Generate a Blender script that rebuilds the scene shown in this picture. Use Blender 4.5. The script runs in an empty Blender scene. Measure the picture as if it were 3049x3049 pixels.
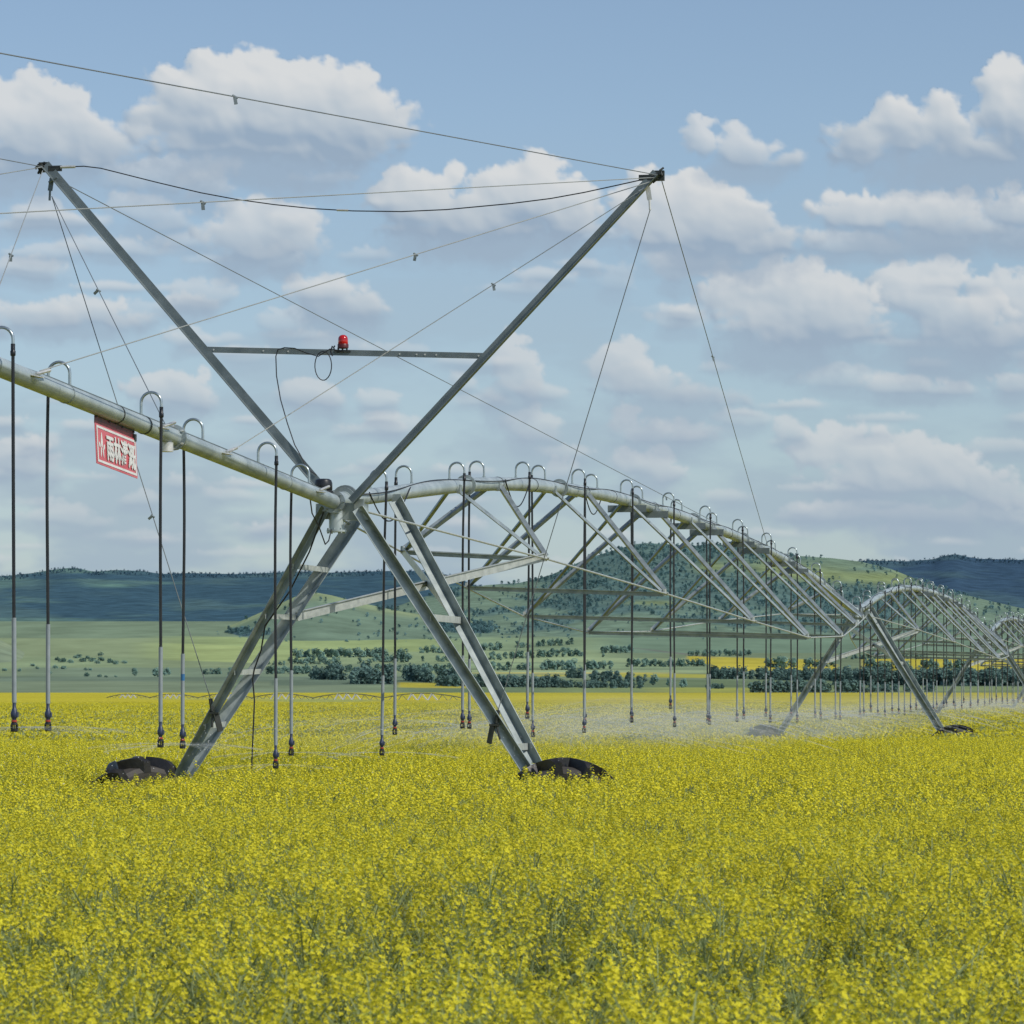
import bpy, math, random
import numpy as np
from mathutils import Vector, Matrix

random.seed(7); RNG = np.random.default_rng(7)
SC = bpy.context.scene
COL = SC.collection
CH = 2.1                      # camera height above the field
F = 11100.0 / 3049.0          # focal length in picture widths
PW = 3049.0
HZ = 2080.0                   # picture row of the true horizon
R = math.radians

# ------------------------------------------------------------------ helpers
def lin(h):
    h = h.lstrip('#')
    o = []
    for i in (0, 2, 4):
        c = int(h[i:i+2], 16) / 255.0
        o.append(c / 12.92 if c <= 0.04045 else ((c + 0.055) / 1.055) ** 2.4)
    return tuple(o)

def V(*a): return Vector(a)

class MB:
    def __init__(self):
        self.v = []; self.f = []; self.m = []
    def add(self, vs, fs, mi=0):
        o = len(self.v)
        self.v += [tuple(p) for p in vs]
        for q in fs:
            self.f.append(tuple(i + o for i in q)); self.m.append(mi)
    def plate(self, c, ax, ay, az, mi=0):
        c = Vector(c); ax = Vector(ax); ay = Vector(ay); az = Vector(az)
        vs = [c + ax*sx + ay*sy + az*sz for sz in (-1, 1) for sy in (-1, 1) for sx in (-1, 1)]
        self.add(vs, [(0,2,3,1),(4,5,7,6),(0,1,5,4),(2,6,7,3),(0,4,6,2),(1,3,7,5)], mi)
    def box(self, c, sx, sy, sz, mi=0):
        self.plate(c, (sx/2,0,0), (0,sy/2,0), (0,0,sz/2), mi)
    def frame(self, p0, p1, up):
        p0 = Vector(p0); p1 = Vector(p1)
        d = (p1 - p0).normalized(); up = Vector(up)
        a = d.cross(up)
        if a.length < 1e-5: a = d.cross(Vector((1, 0, 0)))
        a.normalize(); b = a.cross(d)
        return p0, p1, d, a, b
    def bar(self, p0, p1, w, h, up=(0,0,1), mi=0):
        p0, p1, d, a, b = self.frame(p0, p1, up)
        self.plate((p0 + p1)/2, d*((p1-p0).length/2), a*(w/2), b*(h/2), mi)
    def angle(self, p0, p1, w, t, up=(0,0,1), sa=1, sb=1, mi=0):
        # rolled angle section: two flanges meeting along the corner line p0-p1
        p0, p1, d, a, b = self.frame(p0, p1, up)
        L = (p1 - p0).length/2; c = (p0 + p1)/2
        self.plate(c + a*(sa*w/2), d*L, a*(w/2), b*(t/2), mi)
        self.plate(c + b*(sb*(w/2 + t/2)), d*L, a*(t/2), b*(w/2 - t/2), mi)
    def tube(self, pts, r, n=8, mi=0, cap=True, r1=None):
        pts = [Vector(p) for p in pts]
        N = len(pts); rings = []
        up = None
        for i in range(N):
            d = (pts[min(i+1, N-1)] - pts[max(i-1, 0)]).normalized()
            if up is None:
                up = Vector((0,0,1)) if abs(d.z) < .9 else Vector((1,0,0))
            a = d.cross(up).normalized(); b = a.cross(d)
            up = b
            rr = r if r1 is None else r + (r1 - r)*i/(N-1)
            rings.append([pts[i] + (a*math.cos(2*math.pi*k/n) + b*math.sin(2*math.pi*k/n))*rr for k in range(n)])
        vs = [p for rg in rings for p in rg]
        fs = [(i*n+k, (i+1)*n+k, (i+1)*n+(k+1) % n, i*n+(k+1) % n) for i in range(N-1) for k in range(n)]
        if cap:
            fs.append(tuple(range(n))); fs.append(tuple(reversed(range((N-1)*n, N*n))))
        self.add(vs, fs, mi)
    def lathe(self, prof, c=(0,0,0), axis=(0,0,1), n=16, mi=0):
        c = Vector(c); ax = Vector(axis).normalized()
        a = ax.cross(Vector((0,1,0)) if abs(ax.y) < .9 else Vector((1,0,0))).normalized(); b = ax.cross(a)
        vs = []; fs = []
        for r, z in prof:
            for k in range(n):
                t = 2*math.pi*k/n
                vs.append(c + ax*z + (a*math.cos(t) + b*math.sin(t))*r)
        for i in range(len(prof)-1):
            for k in range(n):
                fs.append((i*n+k, i*n+(k+1) % n, (i+1)*n+(k+1) % n, (i+1)*n+k))
        if prof[0][0] > 1e-5: fs.append(tuple(reversed(range(n))))
        if prof[-1][0] > 1e-5: fs.append(tuple(range((len(prof)-1)*n, len(prof)*n)))
        self.add(vs, fs, mi)
    def mesh(self, name, mats, smooth=False):
        me = bpy.data.meshes.new(name)
        me.from_pydata(self.v, [], self.f)
        if not isinstance(mats, (list, tuple)): mats = [mats]
        for m in mats: me.materials.append(m)
        if len(mats) > 1: me.polygons.foreach_set('material_index', self.m)
        if smooth:
            me.polygons.foreach_set('use_smooth', [True]*len(self.f))
            try: me.set_sharp_from_angle(angle=R(38))
            except Exception: pass
        me.update()
        return me
    def build(self, name, mats, parent=None, smooth=False):
        return link(name, self.mesh(name, mats, smooth), parent)

def link(name, me, parent=None):
    o = bpy.data.objects.new(name, me); COL.objects.link(o)
    if parent is not None: o.parent = parent
    return o

def tag(o, label=None, cat=None, group=None, kind=None):
    if label: o['label'] = label
    if cat: o['category'] = cat
    if group: o['group'] = group
    if kind: o['kind'] = kind
    return o

def empty(name, loc, rot=(0,0,0)):
    o = bpy.data.objects.new(name, None); COL.objects.link(o)
    o.empty_display_size = .2
    o.location = loc; o.rotation_euler = rot
    return o

def copy_tree(o, parent=None):
    c = o.copy(); COL.objects.link(c); c.parent = parent
    for ch in list(o.children): copy_tree(ch, c)
    return c

# ------------------------------------------------------------------ materials
def newmat(name):
    m = bpy.data.materials.new(name); m.use_nodes = True
    nt = m.node_tree
    for n in list(nt.nodes): nt.nodes.remove(n)
    out = nt.nodes.new('ShaderNodeOutputMaterial')
    return m, nt, out

def noise_mix(nt, ca, cb, scale, detail=4, lo=.35, hi=.65, coord='Object', dist=0.0, rough=.55):
    tc = nt.nodes.new('ShaderNodeTexCoord')
    n = nt.nodes.new('ShaderNodeTexNoise'); n.inputs['Scale'].default_value = scale
    n.inputs['Detail'].default_value = detail; n.inputs['Roughness'].default_value = rough
    n.inputs['Distortion'].default_value = dist
    nt.links.new(tc.outputs[coord], n.inputs['Vector'])
    r = nt.nodes.new('ShaderNodeMapRange'); r.inputs[1].default_value = lo; r.inputs[2].default_value = hi
    nt.links.new(n.outputs['Fac'], r.inputs[0])
    mx = nt.nodes.new('ShaderNodeMix'); mx.data_type = 'RGBA'
    mx.inputs['A'].default_value = (*ca, 1) if not hasattr(ca, 'is_output') else (0,0,0,1)
    mx.inputs['B'].default_value = (*cb, 1) if not hasattr(cb, 'is_output') else (0,0,0,1)
    if hasattr(ca, 'is_output'): nt.links.new(ca, mx.inputs['A'])
    if hasattr(cb, 'is_output'): nt.links.new(cb, mx.inputs['B'])
    nt.links.new(r.outputs[0], mx.inputs['Factor'])
    return mx.outputs['Result'], n.outputs['Fac']

def pbr(name, ca, cb=None, scale=8, metallic=0.0, rough=.5, detail=4, spec=.5, bump=0, bscale=60):
    m, nt, out = newmat(name)
    b = nt.nodes.new('ShaderNodeBsdfPrincipled')
    b.inputs['Metallic'].default_value = metallic; b.inputs['Roughness'].default_value = rough
    b.inputs['Specular IOR Level'].default_value = spec
    if cb is None: cb = tuple(c*.8 for c in ca)
    c, f = noise_mix(nt, ca, cb, scale, detail)
    nt.links.new(c, b.inputs['Base Color'])
    if bump:
        _, f2 = noise_mix(nt, ca, cb, bscale, 3)
        bp = nt.nodes.new('ShaderNodeBump'); bp.inputs['Strength'].default_value = bump
        bp.inputs['Distance'].default_value = .01
        nt.links.new(f2, bp.inputs['Height']); nt.links.new(bp.outputs[0], b.inputs['Normal'])
    nt.links.new(b.outputs[0], out.inputs['Surface'])
    return m

STEEL = pbr('galvanized_steel', (.40,.45,.44), (.25,.295,.295), 7, .45, .42, 7)
STEEL_D = pbr('weathered_steel', (.22,.26,.265), (.15,.185,.19), 6, .4, .5, 6)
PIPE = pbr('pipe_zinc', (.50,.565,.56), (.32,.38,.38), 3.5, .25, .40, 8)
ROD = pbr('bright_rod', (.55,.58,.54), (.42,.45,.42), 12, .3, .45)
CABLE = pbr('steel_cable', (.20,.225,.23), (.16,.18,.19), 3, .1, .6)
WIRE = pbr('galvanized_wire', (.34,.36,.34), (.28,.30,.29), 3, .1, .6)
ROPE = pbr('pale_cable', (.56,.55,.47), (.48,.47,.41), 3, .05, .6)
BLACK = pbr('black_rubber', (.012,.014,.017), (.02,.022,.025), 20, 0, .38)
BLACKW = pbr('black_cable', (.014,.016,.02), (.02,.022,.028), 20, 0, .5)
GREYP = pbr('grey_plastic_pipe', (.30,.34,.36), (.24,.28,.30), 10, .0, .35)
BLUE = pbr('blue_plastic', (.035,.05,.10), (.03,.04,.08), 30, 0, .4)
TAPE = pbr('blue_tape', (.03,.16,.36), (.03,.13,.3), 30, 0, .4)
ORANGE = pbr('red_nozzle', (.48,.06,.035), (.36,.05,.03), 30, 0, .4)
TYRE = pbr('muddy_tyre', (.012,.012,.012), (.030,.026,.022), 7, 0, .38, 6, bump=.4, bscale=25)
TREAD = pbr('dusty_tyre_tread', (.042,.038,.033), (.070,.061,.051), 5, 0, .7, 6, bump=.4, bscale=30)
RIM = pbr('rim_steel', (.30,.30,.28), (.2,.2,.19), 12, .3, .5)
REDS = pbr('sign_red', (.66,.12,.135), (.58,.075,.09), 4, 0, .3)
SIGNB = pbr('sign_back', (.20,.03,.035), (.09,.025,.025), 9, 0, .5)
WHITES = pbr('sign_and_glint_white', (.78,.77,.72), (.68,.67,.63), 10, 0, .4)
DARK = pbr('dark_bracket', (.05,.055,.05), (.03,.035,.03), 15, .2, .5)
BOLT = pbr('bolt_bright', (.7,.7,.66), (.6,.6,.55), 20, .4, .4)
BEACON_BASE = pbr('beacon_base', (.12,.012,.012), (.08,.01,.01), 20, 0, .4)
def red_glass():
    m, nt, out = newmat('beacon_red')
    b = nt.nodes.new('ShaderNodeBsdfPrincipled')
    c, _ = noise_mix(nt, (.72,.012,.012), (.5,.006,.006), 20)
    nt.links.new(c, b.inputs['Base Color'])
    b.inputs['Roughness'].default_value = .12; b.inputs['Transmission Weight'].default_value = .25
    b.inputs['Coat Weight'].default_value = .5
    nt.links.new(b.outputs[0], out.inputs['Surface']); return m
REDG = red_glass()

def leafy(name, ca, cb, scale, trans=.35, rnd=.25, coord='Object', rough=.7):
    m, nt, out = newmat(name)
    c, _ = noise_mix(nt, ca, cb, scale, 3, coord=coord)
    oi = nt.nodes.new('ShaderNodeObjectInfo')
    mr = nt.nodes.new('ShaderNodeMapRange'); mr.inputs[3].default_value = 1-rnd; mr.inputs[4].default_value = 1+rnd
    nt.links.new(oi.outputs['Random'], mr.inputs[0])
    vm = nt.nodes.new('ShaderNodeVectorMath'); vm.operation = 'SCALE'
    nt.links.new(c, vm.inputs[0]); nt.links.new(mr.outputs[0], vm.inputs['Scale'])
    d = nt.nodes.new('ShaderNodeBsdfDiffuse'); t = nt.nodes.new('ShaderNodeBsdfTranslucent')
    nt.links.new(vm.outputs[0], d.inputs[0]); nt.links.new(vm.outputs[0], t.inputs[0])
    mx = nt.nodes.new('ShaderNodeMixShader'); mx.inputs[0].default_value = trans
    nt.links.new(d.outputs[0], mx.inputs[1]); nt.links.new(t.outputs[0], mx.inputs[2])
    nt.links.new(mx.outputs[0], out.inputs['Surface'])
    return m
PETAL = leafy('canola_petal', (.87,.775,.062), (.72,.65,.052), 3, .40, .14)
PETALF = leafy('canola_petal_far', (.70,.63,.055), (.56,.51,.045), 3, .35, .14)
BUD = leafy('canola_bud', (.52,.54,.10), (.40,.45,.09), 5, .3, .15)
STEM = leafy('canola_stem', (.46,.51,.25), (.34,.41,.19), 4, .45, .2)
LEAF = leafy('canola_leaf', (.38,.43,.22), (.28,.35,.17), 3, .5, .2)

# ------------------------------------------------------------------ geometry of the site
U1 = Vector((9.85, 48.6, 0)).normalized(); TH1 = math.atan2(U1.x, U1.y)
TH2 = R(10.8); U2 = Vector((math.sin(TH2), math.cos(TH2), 0))
SPAN = 49.2
def interp(x, xs, ys): return float(np.interp(x, xs, ys))
CAN_D = [0, 90, 135, 200, 400, 800, 1300, 1650, 2000]
CAN_Z = [-.82, -.82, -.50, -.46, -.5, -.2, .7, 1.75, 3.25]
CROP = 1.25
def canopy(D): return CH + interp(D, CAN_D, CAN_Z)          # top of the crop above z = 0
def ground(D): return canopy(D) - CROP
T1 = Vector((-1.8, 38.0, 0)); T2 = T1 + U1*SPAN; T3 = T2 + U2*SPAN; T4 = T3 + U2*SPAN
LIFT = [0.0, 0.0, .30, .30]
GZ = [ground(38)+0.0, ground(86), ground(86)+.30, ground(86)+.30]
# everything of a machine is modelled in tower-local space (x = along the wheels, y = along the pipe, z up from CAMERA height)
def base_empty(name, T, th, dz=0, tilt=0):
    return empty(name, (T.x, T.y, CH + dz), (tilt, 0, -th))
PS = [0, 1.84, 3.75, 5.66, 7.74, 10, 12.6, 14.5, 17.4, 20, 24, 27.3, 31.7, 36.8, 39.7, 42.8, 46, 48.3, 49.2]
PZ = [2.02, 2.17, 2.33, 2.485, 2.63, 2.745, 2.835, 2.89, 2.94, 2.955, 2.95, 2.925, 2.86, 2.71, 2.59, 2.42, 2.17, 2.05, 2.03]
def smooth_tab(xs, ys):
    g = np.linspace(xs[0], xs[-1], 200); v = np.interp(g, xs, ys)
    k = np.hanning(17); k /= k.sum()
    vp = np.concatenate([np.full(8, v[0]) - (np.arange(8, 0, -1))*(v[1]-v[0]), v, np.full(8, v[-1]) + np.arange(1, 9)*(v[-1]-v[-2])])
    return g, np.convolve(vp, k, 'valid')
PSG, PZG = smooth_tab(PS, PZ)
def pipe_z(s): return float(np.interp(s, PSG, PZG))
def over_z(s): return 2.0 + .047*(-s)                       # overhang, s negative

NODES = [6.75 + 5.95*i for i in range(7)]
NW = [.87, 1.36, 1.75, 1.85, 1.75, 1.36, .87]
NZ = [1.735, 1.48, 1.225, 1.08, 1.2, 1.52, 1.78]

# ------------------------------------------------------------------ pipe span
def build_span():
    root = base_empty('pipe_span', T1, TH1)
    m = MB(); m.tube([(0, s, pipe_z(s)) for s in np.linspace(.3, SPAN-.25, 70)], .084, 20)
    m.build('water_pipe', PIPE, root, True)
    for s in [.36] + [x - .45 for x in NODES] + [SPAN-.3]:
        z = pipe_z(s); d = Vector((0, 1, (pipe_z(s+.1)-pipe_z(s-.1))/.2)).normalized()
        f = MB(); f.lathe([(.084,-.016),(.124,-.016),(.124,.016),(.084,.016)], (0, s, z), d, 20)
        f.build('pipe_flange', STEEL, root, True)
    for s in NODES[:-1]:
        for q in (1.4, 3.6):
            z = pipe_z(s+q)
            f = MB(); f.lathe([(.083,-.006),(.0895,-.006),(.0895,.006),(.083,.006)], (0, s+q, z), (0,1,0), 18)
            f.build('cable_strap', BLACKW, root, True)
    for i, s in enumerate(NODES):
        for sg in (-1, 1):
            n = Vector((sg*NW[i], s, NZ[i] + .05*(-sg)))
            for ds in (-1.15, 1.15):
                top = Vector((sg*.075, s+ds, pipe_z(s+ds) - .035))
                b = MB(); b.angle(n + (top-n)*.015, top, .054, .006, (sg*.3, -ds, .6), sg, -1)
                b.plate(top, (.02,0,0), (0,.05,0), (0,0,.05))
                b.build('truss_strut', STEEL, root)
            k = MB(); k.plate(n, (.012,0,0), (0,.07,.0), (0,0,.045)); k.tube([n+V(-.03*sg,0,-.01), n+V(.05*sg,0,-.01)], .014, 6)
            k.build('truss_joint', ROD, root)
        a = Vector((-NW[i]+.02, s, NZ[i]+.05)); c = Vector((NW[i]-.02, s, NZ[i]-.05))
        b = MB(); b.angle(a, c, .056, .006, (0,0,1), 1, -1); b.build('truss_cross_bar', STEEL, root)
        if 2 <= i <= 5:
            for ds in (-1.0, 1.05):
                z = pipe_z(s+ds) - .105
                b = MB(); b.plate((0, s+ds, z-.02), (.29,0,0), (0,.004,0), (0,0,.05)); b.plate((0, s+ds+.03, z+.03), (.29,0,0), (0,.03,0), (0,0,.004))
                b.build('pipe_spreader', STEEL_D, root)
    for sg in (-1, 1):
        pts = [V(sg*.2, .45, 1.93)] + [V(sg*(NW[i]+.02), NODES[i], NZ[i]-.05*sg-.02) for i in range(7)] + [V(sg*.2, SPAN-.45, 1.93)]
        m = MB()
        for a, b in zip(pts[:-1], pts[1:]): m.tube([a, b], .0125, 7)
        m.build('truss_rod', ROD, root, True)
    # wiring strapped along the pipe, sagging in loops
    pts = []
    for j in range(140):
        s = .5 + (SPAN-1.2)*j/139
        ph = math.sin(s*1.05)
        pts.append(V(.06 + .045*ph, s, pipe_z(s) + .062 - .03*ph))
    m = MB(); m.tube(pts, .007, 5); m.build('power_cable', BLACKW, root, True)
    for s0, dl, x in ((1.1, 1.9, .09), (8.2, 1.6, .09), (14.6, 1.5, -.09)):
        m = MB(); pts = []
        for j in range(17):
            t = j/16; s = s0 + dl*t
            pts.append(V(x, s, pipe_z(s) + .05 - .36*math.sin(math.pi*t)**1.0*(1 - .15*t)))
        m.tube(pts, .008, 6); m.build('slack_cable', BLACKW, root, True)
    return root

span_a = build_span()
tag(span_a, 'long arched galvanized pipe on a bolted truss between the nearest and second tower', 'irrigation span', 'trussed pipe spans')
span_b = copy_tree(span_a); span_b.location = (T2.x, T2.y, CH); span_b.rotation_euler = (.30/SPAN, 0, -TH2)
span_b['label'] = 'arched galvanized pipe on a truss beyond the second tower, smaller and half in mist'
span_c = copy_tree(span_a); span_c.location = (T3.x, T3.y, CH + .30); span_c.rotation_euler = (0, 0, -TH2)
span_c['label'] = 'farthest arched pipe at the right edge, only its near end in view'

# ------------------------------------------------------------------ tower
def lug_tyre(R0=.715, w=.35):
    m = MB()
    prof = [(R0*.55, -w*.36), (R0*.68, -w*.50), (R0*.82, -w*.53), (R0*.885, -w*.44), (R0*.91, -w*.2), (R0*.915, 0), (R0*.91, w*.2), (R0*.885, w*.44), (R0*.82, w*.53), (R0*.68, w*.50), (R0*.55, w*.36)]
    m.lathe(prof, (0,0,0), (0,1,0), 44)
    n = 13
    for k in range(n):
        for sg in (-1, 1):
            a0 = 2*math.pi*(k + (.5 if sg > 0 else 0))/n
            vs = []
            for t in np.linspace(0, 1, 5):
                y = sg*w*(-.04 + .57*t); a = a0 - .30*t
                rb = R0*(.895 - .09*max(0, t-.72)/.28); rt = R0*(1.045 - .07*max(0, t-.72)/.28)
                hw = .032 + .014*t
                for r_, ww in ((rb, hw*1.25), (rt, hw*.8)):
                    for e in (-1, 1):
                        ang = a + e*ww/R0
                        vs.append((math.cos(ang)*r_, y, math.sin(ang)*r_))
            fs = []
            for j in range(4):
                o = 4*j; p = o+4
                fs += [(o, o+2, p+2, p), (o+2, o+3, p+3, p+2), (o+3, o+1, p+1, p+3)]
            fs += [(0,1,3,2), (16,18,19,17)]
            m.add(vs, fs, 1)
    return m
TYRE_ME = lug_tyre().mesh('tyre', [TREAD, TYRE], True)
def rim_mesh():
    m = MB()
    m.lathe([(.0,-.05),(.12,-.05),(.14,.0),(.30,.02),(.34,.06),(.40,.10),(.405,.11),(.40,-.11),(.36,-.10),(.30,-.03),(.14,-.06),(.0,-.06)], (0,0,0), (0,1,0), 30)
    for k in range(8):
        a = 2*math.pi*k/8; m.lathe([(.014,-.07),(.014,-.04)], (math.cos(a)*.1, 0, math.sin(a)*.1), (0,1,0), 6)
    return m.mesh('rim', RIM, True)
RIM_ME = rim_mesh()

def build_tower(gz):
    root = base_empty('irrigation_tower', T1, TH1)
    AX = gz - CH + .72
    bl = [(-.10, 0, 1.95, -2.2, .92), (-.25, 2.2, 2.0, -2.2, 1.08), (.25, 0, 1.95, 2.2, .92), (.12, 2.2, 2.12, 2.2, 1.08)]
    for i, (v, s, z, bv, bs) in enumerate(bl):
        sg = -1 if bv < 0 else 1
        p0 = V(v, s, z); p1 = V(bv, bs, AX + .06)
        m = MB(); m.angle(p0, p1, (.072, .108, .092, .104)[i], .008, (sg*.5, -1 if i % 2 == 0 else 1, .45), sg, 1 if i % 2 == 0 else -1)
        m.plate(p0 + V(0,0,.02), (.05,0,0), (0,.012,0), (0,0,.06))
        m.build('tower_leg', STEEL, root)
    def on_leg(i, z):
        v, s, zz, bv, bs = bl[i]; t = (zz - z)/(zz - AX - .06)
        return V(v + (bv-v)*t, s + (bs-s)*t, z)
    for z in (1.36, .85, .27, -.29):
        a = on_leg(0, z); b = on_leg(1, z)
        m = MB(); m.bar(a + V(.0,-.03,.0), b + V(.05,-.01,.02), .012, .055); m.build('tower_rung', ROD, root)
    for z in (.83, -.5):
        a = on_leg(2, z); b = on_leg(3, z)
        m = MB(); m.bar(a + V(0,-.02,0), b + V(.02,-.01,0), .012, .07); m.build('tower_rung', ROD, root)
    a = on_leg(1, .88) + V(.03,0,0); b = V(NW[0], NODES[0]-.05, NZ[0]-.05)
    m = MB(); m.bar(a, b, .008, .10); m.bar(a + V(0,0,.05), b + V(0,0,.048), .05, .006); m.build('tower_brace', ROD, root)
    a = on_leg(3, .86) + V(-.03,0,0); b = V(-NW[0], NODES[0]-.05, NZ[0]+.05)
    m = MB(); m.bar(a, b, .008, .10); m.build('tower_brace', STEEL, root)
    m = MB(); m.bar((-.15,.06,1.92), (.30,.06,1.90), .09, .17); m.box((.28, .02, 1.9), .12, .02, .16); m.box((-.16,.02,1.92), .10,.02,.14)
    m.build('pipe_saddle', STEEL, root)
    m = MB(); m.bar((-2.35,1.0,AX-.02), (2.35,1.0,AX-.02), .15, .16); m.build('base_beam', STEEL, root)
    m = MB(); m.box((0,.98,AX+.20), .42,.26,.28); m.tube([(-.38,.98,AX+.25),(-.2,.98,AX+.25)], .11, 12); m.tube([(.2,.98,AX+.25),(.34,.98,AX+.25)], .10, 12)
    m.build('drive_motor', GREYP, root, True)
    for sg, yaw in ((-1, R(48)), (1, R(7))):
        w = empty('wheel', (-2.25 if sg < 0 else 2.25, .62, AX), (0, random.uniform(0, 1), 0)); w.parent = root
        w.rotation_euler = Matrix.Rotation(yaw, 3, 'Z').to_euler()
        link('tyre', TYRE_ME, w); link('rim', RIM_ME, w)
        m = MB(); m.box((0,.22,.0), .22,.2,.26); m.build('wheel_gearbox', DARK, w)
    # riser elbow at the pipe joint
    m = MB(); m.lathe([(.0,1.70),(.102,1.70),(.102,1.722),(.079,1.722),(.079,2.02),(.06,2.09),(0,2.11)], (.0,.05,0), (0,0,1), 20)
    m.tube([(0,-.02,2.03),(0,.4,2.04)], .083, 18)
    for k in range(8):
        a_ = 2*math.pi*k/8; m.tube([(math.cos(a_)*.092, .05+math.sin(a_)*.092, 1.685),(math.cos(a_)*.092, .05+math.sin(a_)*.092, 1.74)], .008, 6)
    m.build('riser_joint', PIPE, root, True)
    return root, on_leg, AX

tower_b, on_leg, AX = build_tower(ground(86))          # without mast first
tower_a = copy_tree(tower_b)
tower_b.location = (T2.x, T2.y, CH); tower_b.rotation_euler = (0, 0, -TH2)
tower_c = copy_tree(tower_b); tower_c.location = (T3.x, T3.y, CH + .30)
tower_d = copy_tree(tower_b); tower_d.location = (T4.x, T4.y, CH + .30)
tag(tower_a, 'nearest irrigation tower, four splayed steel legs under the tall V mast', 'irrigation tower')
tag(tower_b, 'second irrigation tower, left leg and wheel fading into spray mist', 'irrigation tower', 'plain wheeled towers')
tag(tower_c, 'third irrigation tower at the right edge, legs standing in mist', 'irrigation tower', 'plain wheeled towers')
tag(tower_d, 'last irrigation tower at the far end of the pipe line', 'irrigation tower', 'plain wheeled towers')

def pxv(x, y, s=0.0):
    # picture point -> tower-local (v, z) in the mast plane s
    k = (x - PW/2)/11100.0
    c = T1 + U1*s
    v = (k*c.y - c.x)/(U1.y + k*U1.x)
    Y = c.y - U1.x*v
    return Vector((v, s, (HZ - y)/11100.0*Y))

# ---- V mast, rigging
AL = pxv(128, 497); AR = pxv(1962, 522)
BL_ = V(-.16, -.02, 2.12); BR_ = V(.20, -.02, 1.98)
for top, bot, sg in ((AL, BL_, -1), (AR, BR_, 1)):
    m = MB()
    d = (top-bot).normalized()
    m.angle(bot, top, .084, .007, (0,-1,0), -sg, 1)
    m.bar(bot + V(-.004*sg,-.0,0), top + V(-.004*sg,0,0), .012, .012, (0,1,0))
    o = m.build('mast_arm', STEEL_D, tower_a)
    c = MB()
    for k in range(9):
        q = top + V(random.uniform(-.05,.05), random.uniform(-.06,.05), random.uniform(-.05,.05))
        c.tube([q, q + V(random.uniform(-.06,.06), random.uniform(-.03,.03), random.uniform(-.05,.05))], random.uniform(.008,.016), 6)
    c.box(top + V(0,.03,0), .10,.05,.10)
    c.plate(top + V(-sg*.13, .0, -.02), (.075,0,0), (0,.004,0), (0,0,.03))
    c.build('cable_clamp', DARK, o)
    p2 = bot + (top-bot)*.955
    c = MB(); c.bar(p2 + V(sg*.03,-.02,.03), p2 + V(sg*.05,-.02,-.10), .006, .05, (1,0,0)); c.tube([p2+V(sg*.05,-.02,-.1), p2+V(sg*.055,-.02,-.2)], .012, 6)
    c.tube([p2+V(-.05,-.06,-.02), p2+V(.04,-.06,.03)], .013, 6)
    c.build('cable_shackle', BOLT if sg > 0 else STEEL_D, o)
L2 = BL_ + (AL-BL_)*.955 + V(-.03,-.02,-.16); R2 = BR_ + (AR-BR_)*.955 + V(.055,-.02,-.2)
R2b = BR_ + (AR-BR_)*.95; 
XL = pxv(612, 1041); XR = pxv(1442, 1060)
m = MB(); m.bar(XL, XR, .006, .058, (0,0,1)); m.bar(XL + V(0,.025,.028), XR + V(0,.025,.028), .05, .006, (0,0,1))
bar = m.build('mast_cross_bar', STEEL_D, tower_a)
m = MB()
for t in (.03,.21,.30,.70,.76,.79,.83,.98):
    q = XL + (XR-XL)*t; m.lathe([(.0,-.008),(.009,-.008),(.009,.004)], q, (0,1,0), 8)
m.build('bolt_head', BOLT, bar)

def rope(name, a, b, r, mat, parent, sag=0.0, n=14, tags=()):
    a = Vector(a); b = Vector(b); m = MB()
    if sag == 0:
        pts = [a, a + (b-a)*.5, b]
    else:
        pts = [a + (b-a)*(j/n) - V(0,0,sag*4*(j/n)*(1-j/n)) for j in range(n+1)]
    m.tube(pts, r, 6)
    o = m.build(name, mat, parent, True)
    for t, tilt in tags:
        q = a + (b-a)*t - V(0,0,sag*4*t*(1-t))
        c = MB(); dx = math.sin(tilt)*.05; dz = math.cos(tilt)*.06
        c.plate(q + V(dx*.6, -.01, -dz*.55), (.012*math.cos(tilt), .004, .012*math.sin(tilt)), (0,.004,0), (dx*.45, 0, -dz*.45))
        c.tube([q + V(-.02,0,.012), q + V(.02,0,-.012)], .009, 5)
        c.build('cable_tag', STEEL_D, o)
    return o
E = V(0, -16, over_z(-16))
rope('guy_cable', AR, (.8,-16,4.05), .0048, CABLE, tower_a, tags=((.625, .2),))
rope('guy_cable', AR + V(-.02,0,-.02), E + V(.1,0,.05), .0048, WIRE, tower_a, tags=((.6, .1),))
rope('guy_cable', AR + V(-.08,0,-.06), (.09,-9.6,over_z(-9.6)+.06), .0048, WIRE, tower_a, tags=((.45, -.2),))
rope('guy_cable', R2b + V(-.03,-.05,0), (.11,-4.35,over_z(-4.35)+.02), .0042, ROPE, tower_a, tags=((.38,.2),))
rope('guy_cable', R2, on_leg(2,-.12) + V(.08,-.02,0), .0048, CABLE, tower_a)
rope('guy_cable', AR + V(.03,0,-.06), (.07, 33, pipe_z(33)+.06), .0048, CABLE, tower_a, tags=((.33,.3),))
rope('guy_cable', AL, (-.8,-16,3.76), .0048, CABLE, tower_a)
rope('guy_cable', AL, E + V(-.1,0,.05), .0048, WIRE, tower_a)
rope('guy_cable', AL + V(.0,0,-.03), (-.08,-10.6,over_z(-10.6)+.07), .0048, WIRE, tower_a, tags=((.55,.0),))
rope('guy_cable', L2, (-.06,-5.75,over_z(-5.75)+.09), .0048, CABLE, tower_a, tags=((.45,-.9),))
legp = on_leg(0,-.02) + V(-.10,-.02,.02)
rope('guy_cable', L2, legp, .0048, CABLE, tower_a, tags=((.635,-1.0),))
rope('guy_cable', AL + V(.16,0,-.14), (-.07, 33, pipe_z(33)+.06), .0048, CABLE, tower_a, tags=((.78,.2),))
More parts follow.
